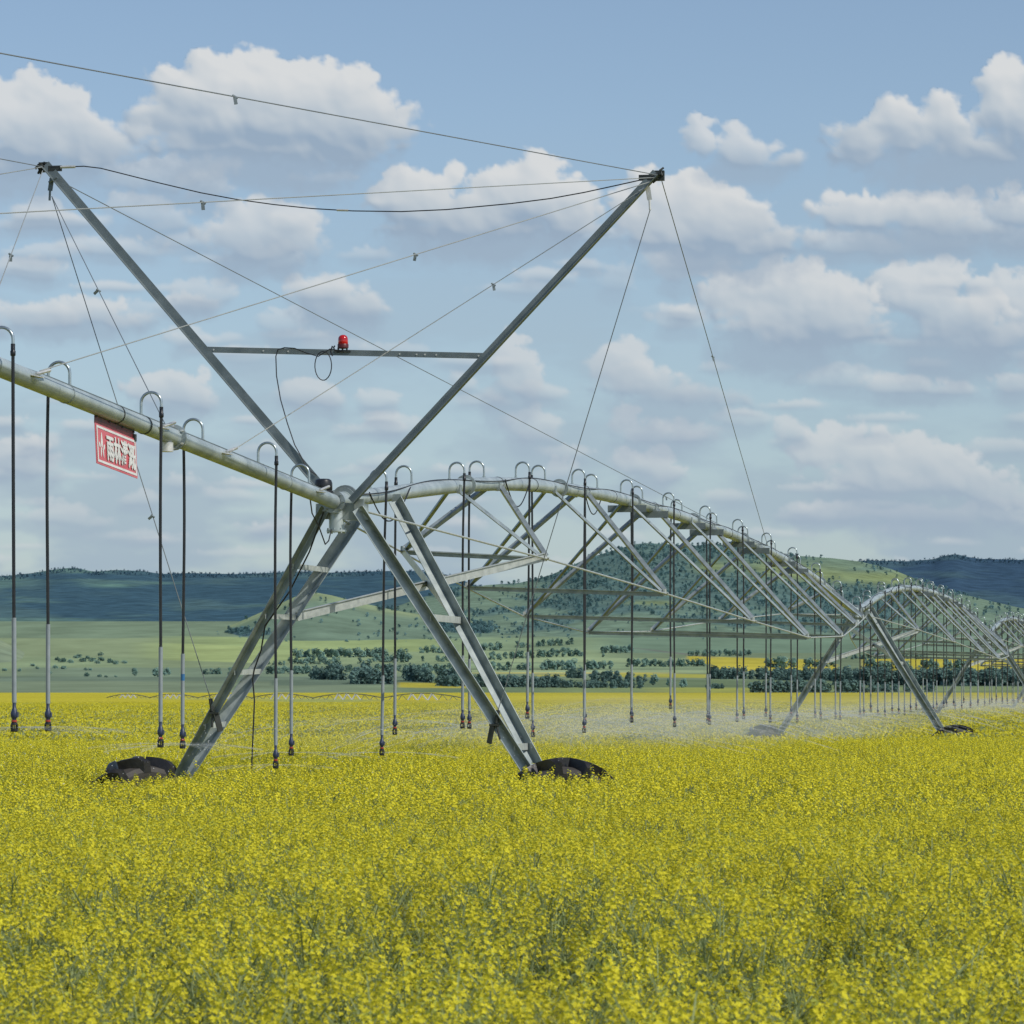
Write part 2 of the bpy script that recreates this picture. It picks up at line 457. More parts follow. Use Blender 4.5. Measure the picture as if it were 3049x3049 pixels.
pts = [pxv(x, y) for x, y in ((150,498),(190,497),(250,495),(300,501),(348,513),(467,543),(598,574),(700,593),(815,609),(930,621),(1050,628),(1196,630),(1330,624),(1522,606),(1640,591),(1739,573),(1840,551),(1930,531),(1950,526))]
m = MB(); m.tube(pts, .0062, 6); sl = m.build('slack_tie_cable', BLACKW, tower_a, True)
m = MB(); q = pxv(1020, 626); m.tube([q+V(-.06,0,.003), q+V(.06,0,-.003)], .012, 6); q = pxv(205, 497); m.tube([q+V(-.09,0,0), q+V(.07,0,0)], .016, 6); m.build('cable_clip', BOLT, sl)
pts = [pxv(x, y) for x, y in ((1022,1046),(985,1040),(950,1062),(915,1052),(880,1038),(850,1036),(830,1042),(824,1062),(826,1120),(838,1190),(858,1260),(880,1325),(905,1370),(915,1395),(945,1415))]
for p in pts: p.y -= .035
m = MB(); m.tube(pts, .006, 6); m.build('beacon_cable', BLACKW, tower_a, True)
pts = []
for j in range(25):
    a = 2*math.pi*j/24; p = pxv(965 + 25*math.cos(a+1.2), 1090 + 43*math.sin(a+1.2)); p.y -= .03 + .01*j/24; pts.append(p)
m = MB(); m.tube(pts, .0055, 6); m.tube([pxv(990,1060), pxv(985,1045), pxv(990,1030)], .008, 6); m.build('cable_loop', BLACKW, tower_a, True)
# control cable down the left leg
pts = [on_leg(0, z) + V(dx, -.06, 0) for z, dx in ((1.9,.02),(1.5,.10),(1.1,.12),(.75,.06),(.5,.16),(.3,.20),(.2,.24))]
q = pts[-1]
pts += [V(q.x + .02 - .05*t, q.y, q.z - .22 - 1.15*t + 0*t) for t in (0,.25,.5,.75,1)]
pts = [pts[0]] + pts[1:]
m = MB(); m.tube(pts, .0085, 6); m.build('control_cable', BLACKW, tower_a, True)
pts = [V(-.07,-.75,1.99), V(-.09,-.6,1.86), V(-.06,-.45,1.74), V(-.03,-.3,1.56), V(-.02,-.2,1.60), V(-.03,-.05,1.72)]
m = MB(); m.tube(pts, .007, 6); m.build('control_cable', BLACKW, tower_a, True)
# leg brackets for the rigging
for p, sg in ((legp, -1), (on_leg(2,-.12) + V(.08,-.02,0), 1)):
    m = MB(); m.tube([p, p + V(-.02*sg,0,-.13)], .022, 7); m.tube([p + V(-.02*sg,0,-.13), p + V(.02,0,-.3)], .012, 6)
    m.bar(p + V(-.06*sg,.0,-.16), p + V(-.10*sg,.03,-.34), .02, .06); m.box(p + V(-.04*sg,0,-.15), .10, .05, .02)
    m.build('rigging_bracket', DARK, tower_a)
# black domed cap on the joint
m = MB(); m.lathe([(.085,0),(.092,.01),(.092,.075),(.082,.105),(.06,.118),(0,.122)], (-.055,-.28,2.105), (0,0,1), 20); m.lathe([(.10,-.02),(.10,.004),(.085,.004)], (-.055,-.28,2.10), (0,0,1), 20)
m.build('collector_cap', BLACK, tower_a, True)
m = MB(); m.lathe([(.083,-.02),(.145,-.02),(.145,.02),(.083,.02)], (0,.42,2.055), (0,1,.08), 22)
m.build('joint_flange', STEEL, tower_a, True)
m = MB(); m.lathe([(.074,-.02),(.118,-.02),(.118,.01),(.074,.01)], (0,-.06,2.0), (0,1,-.05), 20)
for k in range(8):
    a = 2*math.pi*k/8; m.tube([(math.cos(a)*.102,-.11,2.0+math.sin(a)*.102),(math.cos(a)*.102,-.03,2.0+math.sin(a)*.102)], .009, 6, 0)
m.build('joint_flange', STEEL, tower_a, True)

# ------------------------------------------------------------------ overhang pipe
ov = base_empty('overhang_pipe', T1, TH1)
m = MB(); m.tube([(0, s, over_z(s)) for s in np.linspace(-.1, -16.2, 30)], .0735, 20); m.build('water_pipe', PIPE, ov, True)
def ring(s, r, w, name, mat, par):
    m = MB(); m.lathe([(.073,-w),(r,-w),(r,w),(.073,w)], (0,s,over_z(s)), (0,1,-.047), 22); return m.build(name, mat, par, True)
fl = ring(-5.72, .112, .014, 'pipe_flange', STEEL, ov)
m = MB()
for a in (35, 90, 145, 215, 270, 325):
    m.tube([(math.cos(R(a))*.098,-5.77,over_z(-5.72)+math.sin(R(a))*.098),(math.cos(R(a))*.098,-5.67,over_z(-5.72)+math.sin(R(a))*.098)], .010, 6)
m.lathe([(.055,-.15),(.06,-.15),(.06,-.07),(.055,-.07)], (0.0,-5.95,over_z(-5.95)), (0,0,1), 14)
m.build('flange_bolt', BOLT, fl, True)
for s in (-6.62, -7.38, -2.0, -8.7): ring(s, .078, .012, 'pipe_band', DARK if s in (-6.62,-7.38) else STEEL, ov)
for s, sg in ((-4.4,1),(-9.7,1),(-4.4,-1),(-1.0,1),(-6.35,1)):
    m = MB(); m.bar((sg*.06, s-.07, over_z(s)+.01), (sg*.12, s+.06, over_z(s)+.0), .05, .006); m.tube([(sg*.1,s-.02,over_z(s)+.02),(sg*.13,s+.22,over_z(s)+.07)], .014, 6)
    m.build('cable_lug', BOLT, ov)
for y in (-.8, .8):
    m = MB(); m.angle((.03*np.sign(y), -16, over_z(-16)+.05), (y,-16,4.05 if y > 0 else 3.76), .06, .006); m.build('end_strut', STEEL, ov)
pts = [V(.03, s, over_z(s) + .070) for s in np.linspace(-.5,-8.2,12)] + [V(.02,-9.2,over_z(-9.2)+.074), V(-.02,-10.4,over_z(-10.4)+.07), V(-.03,-15.8,over_z(-15.8)+.06)]
m = MB(); m.tube(pts, .006, 5); m.build('power_cable', STEEL_D, ov, True)
tag(ov, 'pale galvanized overhang pipe rising to the upper left beyond the V mast', 'irrigation pipe')

# ------------------------------------------------------------------ beacon
bq = pxv(1020, 1043)
def world1(p): return Matrix.Translation((T1.x, T1.y, CH)) @ Matrix.Rotation(-TH1, 4, 'Z') @ Vector(p)
be = empty('beacon_light', world1(bq + V(0,.02,0)), (0,0,-TH1))
m = MB(); m.box((0,0,-.012), .17,.07,.022)
for a in (-.045,.0,.045): m.box((a,-.02,.012), .016,.016,.03)
m.build('beacon_bracket', DARK, be)
m = MB(); m.lathe([(.048,.02),(.056,.025),(.057,.06),(.053,.066)], (0,0,0), (0,0,1), 22); m.build('beacon_base', BEACON_BASE, be, True)
m = MB(); m.lathe([(.050,.066),(.052,.07),(.051,.115),(.046,.135),(.034,.150),(.018,.158),(0,.16)], (0,0,0), (0,0,1), 22); m.build('beacon_dome', REDG, be, True)
m = MB(); m.tube([(-.09,0,0),(-.098,0,.035),(-.085,0,.05)], .008, 6); m.build('beacon_antenna', DARK, be)
tag(be, 'red domed warning beacon standing on the mast cross bar', 'beacon')

# ------------------------------------------------------------------ hanging sign
TL = V(0,-7.95,2.237); TR = V(0,-6.84,2.176)
sg_root = empty('hanging_sign', world1((TL+TR)/2), (0,0,-TH1))
off = (TL+TR)/2
ex = (TR-TL); W = ex.length; ex.normalize(); ez = V(.05,0,-1).normalized()     # along the pipe / down the sign
ez = (ez - ex*ez.dot(ex)*.0).normalized()
en = V(1,0,.05)
HH = .33
O = TL - off
def sp(u, w, d=0.0): return O + ex*(u*W) + ez*(w*HH) + en*d
m = MB(); m.add([sp(0,0,0),sp(1,0,0),sp(1,1,0),sp(0,1,0),sp(0,0,-.006),sp(1,0,-.006),sp(1,1,-.006),sp(0,1,-.006)], [(0,3,2,1),(4,5,6,7),(0,1,5,4),(1,2,6,5),(2,3,7,6),(3,0,4,7)])
m.build('sign_panel', REDS, sg_root)
m = MB(); d = .003
def strip(u0,w0,u1,w1):
    m.add([sp(u0,w0,d),sp(u1,w0,d),sp(u1,w1,d),sp(u0,w1,d)], [(0,3,2,1)])
strip(.022,.04,.978,.10); strip(.022,.885,.978,.945); strip(.022,.10,.046,.885); strip(.954,.10,.978,.885)
m.build('sign_border', WHITES, sg_root)
m = MB()
def poly(pts): m.add([sp(u,w,d) for u,w in pts], [tuple(range(len(pts)-1,-1,-1))])
def leafp(cx, cy, l, wd, ang):
    pts = []
    for j in range(16):
        t = 2*math.pi*j/16
        x = math.cos(t)*l; y = math.sin(t)*wd*(1 - .35*math.cos(t))
        X = (x*math.cos(ang) - y*math.sin(ang))*HH/W; Y = x*math.sin(ang) + y*math.cos(ang)
        pts.append((cx + X, cy + Y))
    poly(pts)
leafp(.135,.37,.19,.075,-math.pi/2)
leafp(.082,.50,.075,.055,-2.3); leafp(.19,.52,.075,.055,-.85)
leafp(.112,.68,.13,.045,1.75); leafp(.165,.68,.13,.045,1.35)
m.build('sign_emblem', WHITES, sg_root)
# lettering
cu = bpy.data.curves.new('sign_lettering', 'FONT'); cu.body = '雨林灌溉'; cu.size = 1.0; cu.offset = .008; cu.space_character = 1.0
to = bpy.data.objects.new('sign_text_source', cu); COL.objects.link(to)
dg = bpy.context.evaluated_depsgraph_get(); dg.update()
tme = bpy.data.meshes.new_from_object(to.evaluated_get(dg))
bpy.data.objects.remove(to)
co = np.zeros(len(tme.vertices)*3); tme.vertices.foreach_get('co', co); co = co.reshape(-1,3)
mn = co.min(0); mx_ = co.max(0)
nu = (co[:,0]-mn[0])/(mx_[0]-mn[0]); nw = 1-(co[:,1]-mn[1])/(mx_[1]-mn[1])
m = MB(); faces = [tuple(p.vertices) for p in tme.polygons]
for q, (ox, oy) in enumerate(((0,0),(.007,0),(-.007,0),(0,.014),(0,-.014),(.006,.012),(-.006,-.012),(.006,-.012),(-.006,.012))):
    m.add([sp(.245 + .69*a + ox, .18 + .64*b + oy, .004 + .0006*q) for a, b in zip(nu, nw)], faces)
bpy.data.meshes.remove(tme)
m.build('sign_lettering', WHITES, sg_root)
m = MB(); m.bar(sp(.02,-.10,-.01), sp(.98,-.10,-.01), .006, .065); m.build('sign_fold', SIGNB, sg_root)
m = MB(); m.bar(sp(.05,-.20,-.01), sp(.97,-.20,-.01), .018, .010)
for u in (.05,.36,.68,.96): m.tube([sp(u,-.27,.0), sp(u,-.15,.0)], .007, 6)
m.box(sp(.975,-.03,.0), .02,.05,.06); m.build('sign_hanger', DARK, sg_root)
tag(sg_root, 'red sign with white border, leaf emblem and Chinese lettering under the overhang pipe', 'sign')

# ------------------------------------------------------------------ sprinkler drops
def goose(side):
    m = MB(); h = .105; r = .089
    pts = [V(0,0,-.02), V(0,0,h*.5), V(0,0,h)]
    for j in range(1, 13):
        a = math.pi*j/12; pts.append(V(side*r*(1-math.cos(a)), 0, h + r*math.sin(a)))
    pts.append(V(side*2*r,0,h-.02)); pts.append(V(side*2*r,0,h-.05))
    m.tube(pts, .0125, 10)
    m.lathe([(.02,-.02),(.02,.012),(.013,.012)], (0,0,0), (0,0,1), 8)
    return m.mesh('gooseneck', GALV, True)
GALV = pbr('bright_zinc', (.46,.52,.53), (.34,.40,.41), 14, .75, .3, 5)
GOOSE = {s: goose(s) for s in (-1, 1)}
m = MB(); m.lathe([(.017,0),(.017,-.05),(.021,-.055),(.021,-.085),(.017,-.09)], (0,0,0), (0,0,1), 10); CLAMP = m.mesh('hose_clamp', BLACK, True)
m = MB(); m.lathe([(.014,.16),(.014,.11),(.018,.105),(.02,.09),(.027,.075),(.028,.05),(.02,.035),(.016,.03),(.016,.02)], (0,0,0), (0,0,1), 14); m.box((.024,0,.06), .012,.03,.04); REG = m.mesh('pressure_regulator', BLUE, True)
m = MB(); m.lathe([(.017,.02),(.021,.018),(.021,.006),(.016,.004)], (0,0,0), (0,0,1), 12); NRING = m.mesh('nozzle_ring', ORANGE, True)
def head_mesh():
    m = MB(); m.lathe([(.016,.004),(.024,.0),(.026,-.012),(.026,-.016)], (0,0,0), (0,0,1), 14)
    for k in range(5):
        a = 2*math.pi*k/5; m.box((math.cos(a)*.024, math.sin(a)*.024, -.03), .008,.008,.034)
    m.lathe([(.0,-.044),(.028,-.044),(.028,-.062),(.022,-.068),(0,-.068)], (0,0,0), (0,0,1), 14)
    return m.mesh('sprinkler_head', BLACK, True)
HEAD = head_mesh()
def water_mat(name, alpha):
    m, nt, out = newmat(name)
    t = nt.nodes.new('ShaderNodeBsdfTransparent'); d = nt.nodes.new('ShaderNodeBsdfDiffuse'); tr = nt.nodes.new('ShaderNodeBsdfTranslucent')
    c, f = noise_mix(nt, (.85,.87,.9), (.7,.73,.77), 6, 3)
    nt.links.new(c, d.inputs[0]); nt.links.new(c, tr.inputs[0])
    a = nt.nodes.new('ShaderNodeMixShader'); a.inputs[0].default_value = .5
    nt.links.new(d.outputs[0], a.inputs[1]); nt.links.new(tr.outputs[0], a.inputs[2])
    mr = nt.nodes.new('ShaderNodeMapRange'); mr.inputs[1].default_value = .35; mr.inputs[2].default_value = .7
    mr.inputs[3].default_value = alpha*.15; mr.inputs[4].default_value = alpha
    nt.links.new(f, mr.inputs[0])
    x = nt.nodes.new('ShaderNodeMixShader'); nt.links.new(mr.outputs[0], x.inputs[0])
    nt.links.new(t.outputs[0], x.inputs[1]); nt.links.new(a.outputs[0], x.inputs[2])
    nt.links.new(x.outputs[0], out.inputs['Surface']); return m
JET = water_mat('water_jet', .19)
DROPM = pbr('water_drop', (.9,.92,.95), (.85,.87,.9), 5, 0, .1)
def jets(n, seed, L, up):
    rr = random.Random(seed); m = MB()
    for k in range(n):
        a = 2*math.pi*k/n + rr.uniform(-.25,.25); l = L*rr.uniform(.6,1.15); v0 = up*rr.uniform(.6,1.4)
        pts = []; ns = 9
        for j in range(ns+1):
            t = j/ns; r_ = .03 + l*t
            pts.append(V(math.cos(a)*r_, math.sin(a)*r_, -.035 + v0*l*t - (.06+v0)*l*t*t*1.05))
        m.tube(pts, .0035, 4, 0, False, .009)
    return m.mesh('water_jets', JET, True)
JETS_S = [jets(7, s, .75, .04) for s in range(3)]
JETS_L = [jets(9, 10+s, 3.4, .16) for s in range(4)]

def drop(T, th, s, zpipe, side, znoz, dz, label, group, jet, lean=0.0, blue=False):
    M = Matrix.Translation((T.x, T.y, CH + dz)) @ Matrix.Rotation(-th, 4, 'Z')
    root = empty('sprinkler_drop', M @ Vector((0, s, zpipe)), (0,0,-th))
    tag(root, label, 'sprinkler', group)
    link('gooseneck', GOOSE[side], root)
    x = side*.178; zt = .06
    cl = link('hose_clamp', CLAMP, root); cl.location = (x,0,zt+.01)
    zb = znoz - zpipe                   # nozzle height from the root
    wl = .60; top = Vector((x,0,zt-.05)); bot = Vector((x + lean,0,zb+.15))
    mid = top + (bot-top)*((top.z - bot.z - wl)/(top.z-bot.z))
    m = MB(); nb = 8; bow = .012*random.uniform(-1,1)
    m.tube([top + (mid-top)*(j/nb) + V(bow*math.sin(math.pi*j/nb*1.0), bow*.6*math.sin(2*math.pi*j/nb), 0) for j in range(nb+1)], .0135, 8)
    h = m.build('hose', BLACK, root, True)
    m = MB(); m.tube([mid + V(0,0,.03), bot], .0175, 10); m.build('weight_pipe', GREYP, root, True)
    if blue:
        m = MB(); q = mid + (bot-mid)*.25; m.tube([q, q + V(0,0,-.06)], .0185, 10); m.build('blue_tape', TAPE, h, True)
    hd = link('sprinkler_head', HEAD, root); hd.location = (bot.x, 0, zb)
    rg = link('pressure_regulator', REG, hd); nr = link('nozzle_ring', NRING, hd)
    j = link('water_jets', jet, root); j.location = (bot.x, 0, zb); j.rotation_euler = (0,0,random.uniform(0,6.28))
    return root
ORD = ['first','second','third','fourth','fifth','sixth','seventh','eighth','ninth','tenth','eleventh','twelfth','thirteenth','fourteenth','fifteenth','sixteenth','seventeenth','eighteenth','nineteenth','twentieth','twenty-first','twenty-second','twenty-third','twenty-fourth','twenty-fifth']
OVS = [-1.07, -2.97, -4.83, -6.69, -8.60, -10.48]
OVZ = [-.50, -.59, -.38, -.345, -.19, -.18]
ovlab = ['black sprinkler hose behind the overhang pipe, closest one left of the V mast foot',
         'black sprinkler hose in front of the overhang pipe, just left of the near tower legs',
         'black hose with a blue tape mark behind the overhang pipe, right of the sign',
         'black sprinkler hose hanging in front of the overhang pipe beside the red sign',
         'black sprinkler hose hanging behind the overhang pipe, second from the left edge',
         'black sprinkler hose in front of the overhang pipe at the left edge of the photo']
for i, (s, z) in enumerate(zip(OVS, OVZ)):
    drop(T1, TH1, s, over_z(s) + .073, -1 if i % 2 == 0 else 1, z, 0, ovlab[i], 'sprinkler drops on the overhang pipe', JETS_S[i % 3], random.uniform(-.01,.01), i == 2)
Z1 = [-.535, -.335, -.28, -.3, -.19, -.44, -.40, -.30, -.28, -.30, -.38, -.10, -.37, -.36, -.30, -.36, -.38]
for i in range(25):
    s = 1.5 + 1.95*i
    if s > SPAN - .6: break
    side = 1 if i % 2 == 0 else -1
    z = Z1[i] if i < len(Z1) else -.34 + random.uniform(-.08,.08)
    lab = ('front-side' if side > 0 else 'back-side') + ' sprinkler hose on the nearest arched span, ' + ORD[i] + ' outward from the near tower'
    drop(T1, TH1, s, pipe_z(s) + .083, side, z, 0, lab, 'sprinkler drops on the nearest span', JETS_L[i % 4] if i > 1 else JETS_S[i % 3], -.05 if i == 0 else random.uniform(-.03,.02))
for si, (T, lft, rate, nmax, nm) in enumerate(((T2, 0, .30/SPAN, 25, 'second'), (T3, .30, 0, 14, 'third'))):
    for i in range(nmax):
        s = 1.5 + 1.95*i
        side = 1 if i % 2 == 0 else -1
        z = -.34 + random.uniform(-.12,.1) + rate*s*.8
        lab = ('front-side' if side > 0 else 'back-side') + ' sprinkler hose on the ' + nm + ' arched span, ' + ORD[i] + ' outward from the ' + nm + ' tower'
        drop(T, TH2, s, pipe_z(s) + .083 + rate*s, side, z, lft, lab, 'sprinkler drops on the ' + nm + ' span', JETS_L[i % 4], random.uniform(-.02,.02))

# loose glints of water in the air
m = MB()
def ball(c, r):
    c = Vector(c); m.add([c+V(r,0,0), c+V(-r,0,0), c+V(0,r,0), c+V(0,-r,0), c+V(0,0,r), c+V(0,0,-r)], [(0,2,4),(2,1,4),(1,3,4),(3,0,4),(2,0,5),(1,2,5),(3,1,5),(0,3,5)])
for i in range(1600):
    s = random.choice([random.uniform(-12, 4), random.uniform(2, 30)]); v = random.gauss(0, 1.6)
    p = world1((v, s, -.25 - abs(random.gauss(0,.28)))); ball(p, random.uniform(.0018,.0045))
tag(m.build('water_droplets', DROPM), 'bright water droplets flying around the sprinkler heads', 'water', kind='stuff')

# ------------------------------------------------------------------ mist volume
def mist_box(name, T, th, s0, s1, v0, v1, z0, z1, dens, dz=0.0):
    L = s1 - s0
    root_loc = Matrix.Translation((T.x, T.y, CH+dz)) @ Matrix.Rotation(-th, 4, 'Z') @ Vector(((v0+v1)/2, (s0+s1)/2, (z0+z1)/2))
    m = MB(); m.box((0,0,0), v1-v0, L, z1-z0)
    mat, nt, out = newmat(name)
    tc = nt.nodes.new('ShaderNodeTexCoord'); sx = nt.nodes.new('ShaderNodeSeparateXYZ')
    nt.links.new(tc.outputs['Generated'], sx.inputs[0])
    def mth(op, a, b=None, c=None):
        n = nt.nodes.new('ShaderNodeMath'); n.operation = op
        for i, q in enumerate((a, b, c)):
            if q is None: continue
            if hasattr(q, 'is_output'): nt.links.new(q, n.inputs[i])
            else: n.inputs[i].default_value = q
        return n.outputs[0]
    def bell(o, pw=1.0):
        t = mth('MULTIPLY', o, mth('SUBTRACT', 1.0, o)); t = mth('MULTIPLY', t, 4.0)
        return mth('POWER', mth('MAXIMUM', t, 0.0), pw)
    def ramp(o, a, b):
        n = nt.nodes.new('ShaderNodeMapRange'); n.interpolation_type = 'SMOOTHSTEP'
        n.inputs[1].default_value = a; n.inputs[2].default_value = b; nt.links.new(o, n.inputs[0]); return n.outputs[0]
    zz = mth('MULTIPLY', ramp(sx.outputs[2], 0, .35), ramp(sx.outputs[2], 1.0, .45))
    yy = mth('MULTIPLY', ramp(sx.outputs[1], .05, .75), ramp(sx.outputs[1], 1.0, .93))
    d = mth('MULTIPLY', bell(sx.outputs[0], .8), zz); d = mth('MULTIPLY', d, yy)
    n = nt.nodes.new('ShaderNodeTexNoise'); n.inputs['Scale'].default_value = .55; n.inputs['Detail'].default_value = 3
    mp = nt.nodes.new('ShaderNodeMapping'); mp.inputs['Scale'].default_value = (1, .35, 1.6)
    nt.links.new(tc.outputs['Object'], mp.inputs[0]); nt.links.new(mp.outputs[0], n.inputs['Vector'])
    d = mth('MULTIPLY', d, ramp(n.outputs['Fac'], .32, .66))
    d = mth('MULTIPLY', d, dens)
    vs = nt.nodes.new('ShaderNodeVolumeScatter'); vs.inputs['Color'].default_value = (.74,.81,.84,1); vs.inputs['Anisotropy'].default_value = .1
    nt.links.new(d, vs.inputs['Density']); nt.links.new(vs.outputs[0], out.inputs['Volume'])
    try: mat.cycles.volume_step_rate = .35
    except Exception: pass
    try: mat.volume_intersection_method = 'FAST'
    except Exception: pass
    o = m.build('water_mist', mat); o.location = root_loc; o.rotation_euler = (0,0,-th)
    return tag(o, None, 'mist', kind='stuff')
o = mist_box('mist_near', T1, TH1, 3, SPAN-1, -6.5, 2.6, -1.15, .2, .060); o['label'] = 'pale water mist drifting under the nearest span'
o = mist_box('mist_far', T2, TH2, 3, 2*SPAN, -7, 2.2, -1.2, .40, .036); o['label'] = 'pale water mist drifting under the farther spans at right'

# ------------------------------------------------------------------ canola
def proto_col(name, makers):
    c = bpy.data.collections.new(name)
    for i, me in enumerate(makers):
        c.objects.link(bpy.data.objects.new(name + '_%02d' % i, me))
    return c
def quad(m, c, n, size, mi, rr, asp=1.0):
    n = Vector(n).normalized(); t = n.cross(Vector((rr.uniform(-1,1), rr.uniform(-1,1), rr.uniform(-1,1)))).normalized(); b = n.cross(t)
    c = Vector(c); s = size/2
    m.add([c - t*s*asp, c + b*s, c + t*s*asp, c - b*s], [(0,1,2,3)], mi)
def flower(m, c, n, size, rr):
    n = Vector(n).normalized(); t = n.cross(Vector((rr.uniform(-1,1), rr.uniform(-1,1), .3))).normalized(); b = n.cross(t)
    c = Vector(c)
    for d, e in ((t,b),(b,-t),(-t,-b),(-b,t)):
        d2 = (d*.95 + n*rr.uniform(-.1,.5)).normalized()
        m.add([c, c + d2*size*.32 + e*size*.22, c + d2*size*.55, c + d2*size*.32 - e*size*.22], [(0,1,2,3)], 0)
def raceme(m, base, d, rr, lod):
    d = Vector(d).normalized(); L = rr.uniform(.035,.075)
    nf = rr.randint(9, 15) if lod == 0 else rr.randint(7, 10)
    a1 = d.cross(Vector((.3,.9,.1))).normalized(); b1 = d.cross(a1)
    for k in range(nf):
        t = k/nf; a = k*2.4 + rr.uniform(-.3,.3); r_ = (.024 - .012*t)*rr.uniform(.7,1.2)
        o = a1*math.cos(a) + b1*math.sin(a)
        c = base + d*(L*t) + o*r_ + V(0,0,.006)
        nn = (o*(1-.4*t) + d*(.5+.5*t) + V(rr.uniform(-.3,.3), rr.uniform(-.3,.3), rr.uniform(0,.4)))
        if lod == 0: flower(m, c, nn, rr.uniform(.013,.019), rr)
        else: quad(m, c, nn, rr.uniform(.018,.025), 0, rr)
    tip = base + d*(L+.006)
    for k in range(5 if lod == 0 else 2):
        quad(m, tip + V(rr.uniform(-.007,.007), rr.uniform(-.007,.007), rr.uniform(-.006,.01)), (rr.uniform(-1,1), rr.uniform(-1,1), 1), .011 if lod == 0 else .015, 1, rr)
    # young pods below the flowers
    for k in range(5 if lod == 0 else 2):
        a = rr.uniform(0,6.28); o = a1*math.cos(a) + b1*math.sin(a); p = base - d*rr.uniform(.01,.10)
        q = p + (o*.8 + d*.6)*rr.uniform(.03,.05); w = V(0,0,1).cross(o)*.0016
        m.add([p-w, p+w, q+w*.6, q-w*.6], [(0,1,2,3)], 2)
def plant(seed, lod):
    rr = random.Random(seed); m = MB()
    lean = V(rr.uniform(-.08,.08), rr.uniform(-.08,.08), 0)
    base = V(0,0,-.85); top = V(lean.x, lean.y, -.06 + rr.uniform(-.04,.05))
    def stem(p0, p1, r0, r1):
        q = (p0+p1)/2 + V(rr.uniform(-.015,.015), rr.uniform(-.015,.015), .01)
        m.tube([p0, q, p1], r0, 3, 2, False, r1)
    stem(base, top, .005, .0028); raceme(m, top, V(lean.x*2, lean.y*2, 1), rr, lod)
    nb = rr.randint(6, 10)
    for k in range(nb):
        t = rr.uniform(.42,.9); p0 = base + (top-base)*t
        a = k*2.4 + rr.uniform(-.4,.4); r_ = rr.uniform(.06,.17); h = rr.uniform(.10,.30)
        p1 = p0 + V(math.cos(a)*r_, math.sin(a)*r_, h)
        if p1.z > .05: p1.z = .05 - rr.uniform(0,.1)
        stem(p0, p1, .0032, .002); raceme(m, p1, V(math.cos(a)*.35, math.sin(a)*.35, 1), rr, lod)
    for k in range(9 if lod == 0 else 5):
        t = rr.uniform(.25,.85); p = base + (top-base)*t; a = rr.uniform(0,6.28); l = rr.uniform(.05,.13)
        o = V(math.cos(a), math.sin(a), rr.uniform(-.3,.6)); w = V(-math.sin(a), math.cos(a), rr.uniform(-.3,.3))*l*.22
        q = p + o*l
        m.add([p, p + o*l*.5 + w, q + V(0,0,-l*.2), p + o*l*.5 - w], [(0,1,2,3)], 3)
    return m.mesh('canola_plant', [PETAL, BUD, STEM, LEAF])
def clump(seed):
    rr = random.Random(seed); m = MB()
    for k in range(200):
        x, y = rr.uniform(-.7,.7), rr.uniform(-.7,.7); z = -abs(rr.gauss(0,.10)) + rr.uniform(-.03,.06)
        quad(m, (x,y,z), (rr.uniform(-1,1), rr.uniform(-1.2,.6), rr.uniform(.2,1.2)), rr.uniform(.035,.06), 0, rr)
    for k in range(150):
        x, y = rr.uniform(-.7,.7), rr.uniform(-.7,.7); z = -.02 - abs(rr.gauss(0,.12))
        quad(m, (x,y,z), (rr.uniform(-1,1), rr.uniform(-1.2,.6), rr.uniform(-.2,.8)), rr.uniform(.05,.1), rr.choice((2,2,3)), rr, .4)
    return m.mesh('canola_clump', [PETALF, BUD, STEM, LEAF])
C_NEAR = proto_col('canola_near_kinds', [plant(100+i, 0) for i in range(8)])
C_MID = proto_col('canola_mid_kinds', [plant(200+i, 1) for i in range(8)])
C_FAR = proto_col('canola_far_kinds', [clump(300+i) for i in range(6)])

def scatter_obj(name, pts, rots, scl, idx, col, label, cat='crop', kind='stuff'):
    me = bpy.data.meshes.new(name); me.from_pydata([tuple(p) for p in pts], [], [])
    def at(n, t, vals):
        a = me.attributes.new(n, t, 'POINT')
        a.data.foreach_set('vector' if t == 'FLOAT_VECTOR' else 'value', np.asarray(vals).ravel())
    at('rotv', 'FLOAT_VECTOR', np.asarray(rots, dtype=np.float32)); at('scl', 'FLOAT', np.asarray(scl, dtype=np.float32)); at('kid', 'INT', np.asarray(idx, dtype=np.int32))
    o = link(name, me)
    g = bpy.data.node_groups.new(name + '_scatter', 'GeometryNodeTree')
    g.interface.new_socket('Geometry', in_out='INPUT', socket_type='NodeSocketGeometry')
    g.interface.new_socket('Geometry', in_out='OUTPUT', socket_type='NodeSocketGeometry')
    N = g.nodes; gi = N.new('NodeGroupInput'); go = N.new('NodeGroupOutput')
    ip = N.new('GeometryNodeInstanceOnPoints'); ci = N.new('GeometryNodeCollectionInfo')
    ci.inputs['Collection'].default_value = col; ci.inputs['Separate Children'].default_value = True; ci.inputs['Reset Children'].default_value = True
    def na(n, t):
        q = N.new('GeometryNodeInputNamedAttribute'); q.data_type = t; q.inputs['Name'].default_value = n
        return [s for s in q.outputs if s.enabled][0]
    g.links.new(gi.outputs[0], ip.inputs['Points']); g.links.new(ci.outputs[0], ip.inputs['Instance'])
    ip.inputs['Pick Instance'].default_value = True
    g.links.new(na('kid', 'INT'), ip.inputs['Instance Index'])
    e2r = N.new('FunctionNodeEulerToRotation'); g.links.new(na('rotv', 'FLOAT_VECTOR'), e2r.inputs[0]); g.links.new(e2r.outputs[0], ip.inputs['Rotation'])
    g.links.new(na('scl', 'FLOAT'), ip.inputs['Scale'])
    g.links.new(ip.outputs[0], go.inputs[0])
    md = o.modifiers.new('scatter', 'NODES'); md.node_group = g
    return tag(o, label, cat, kind=kind)

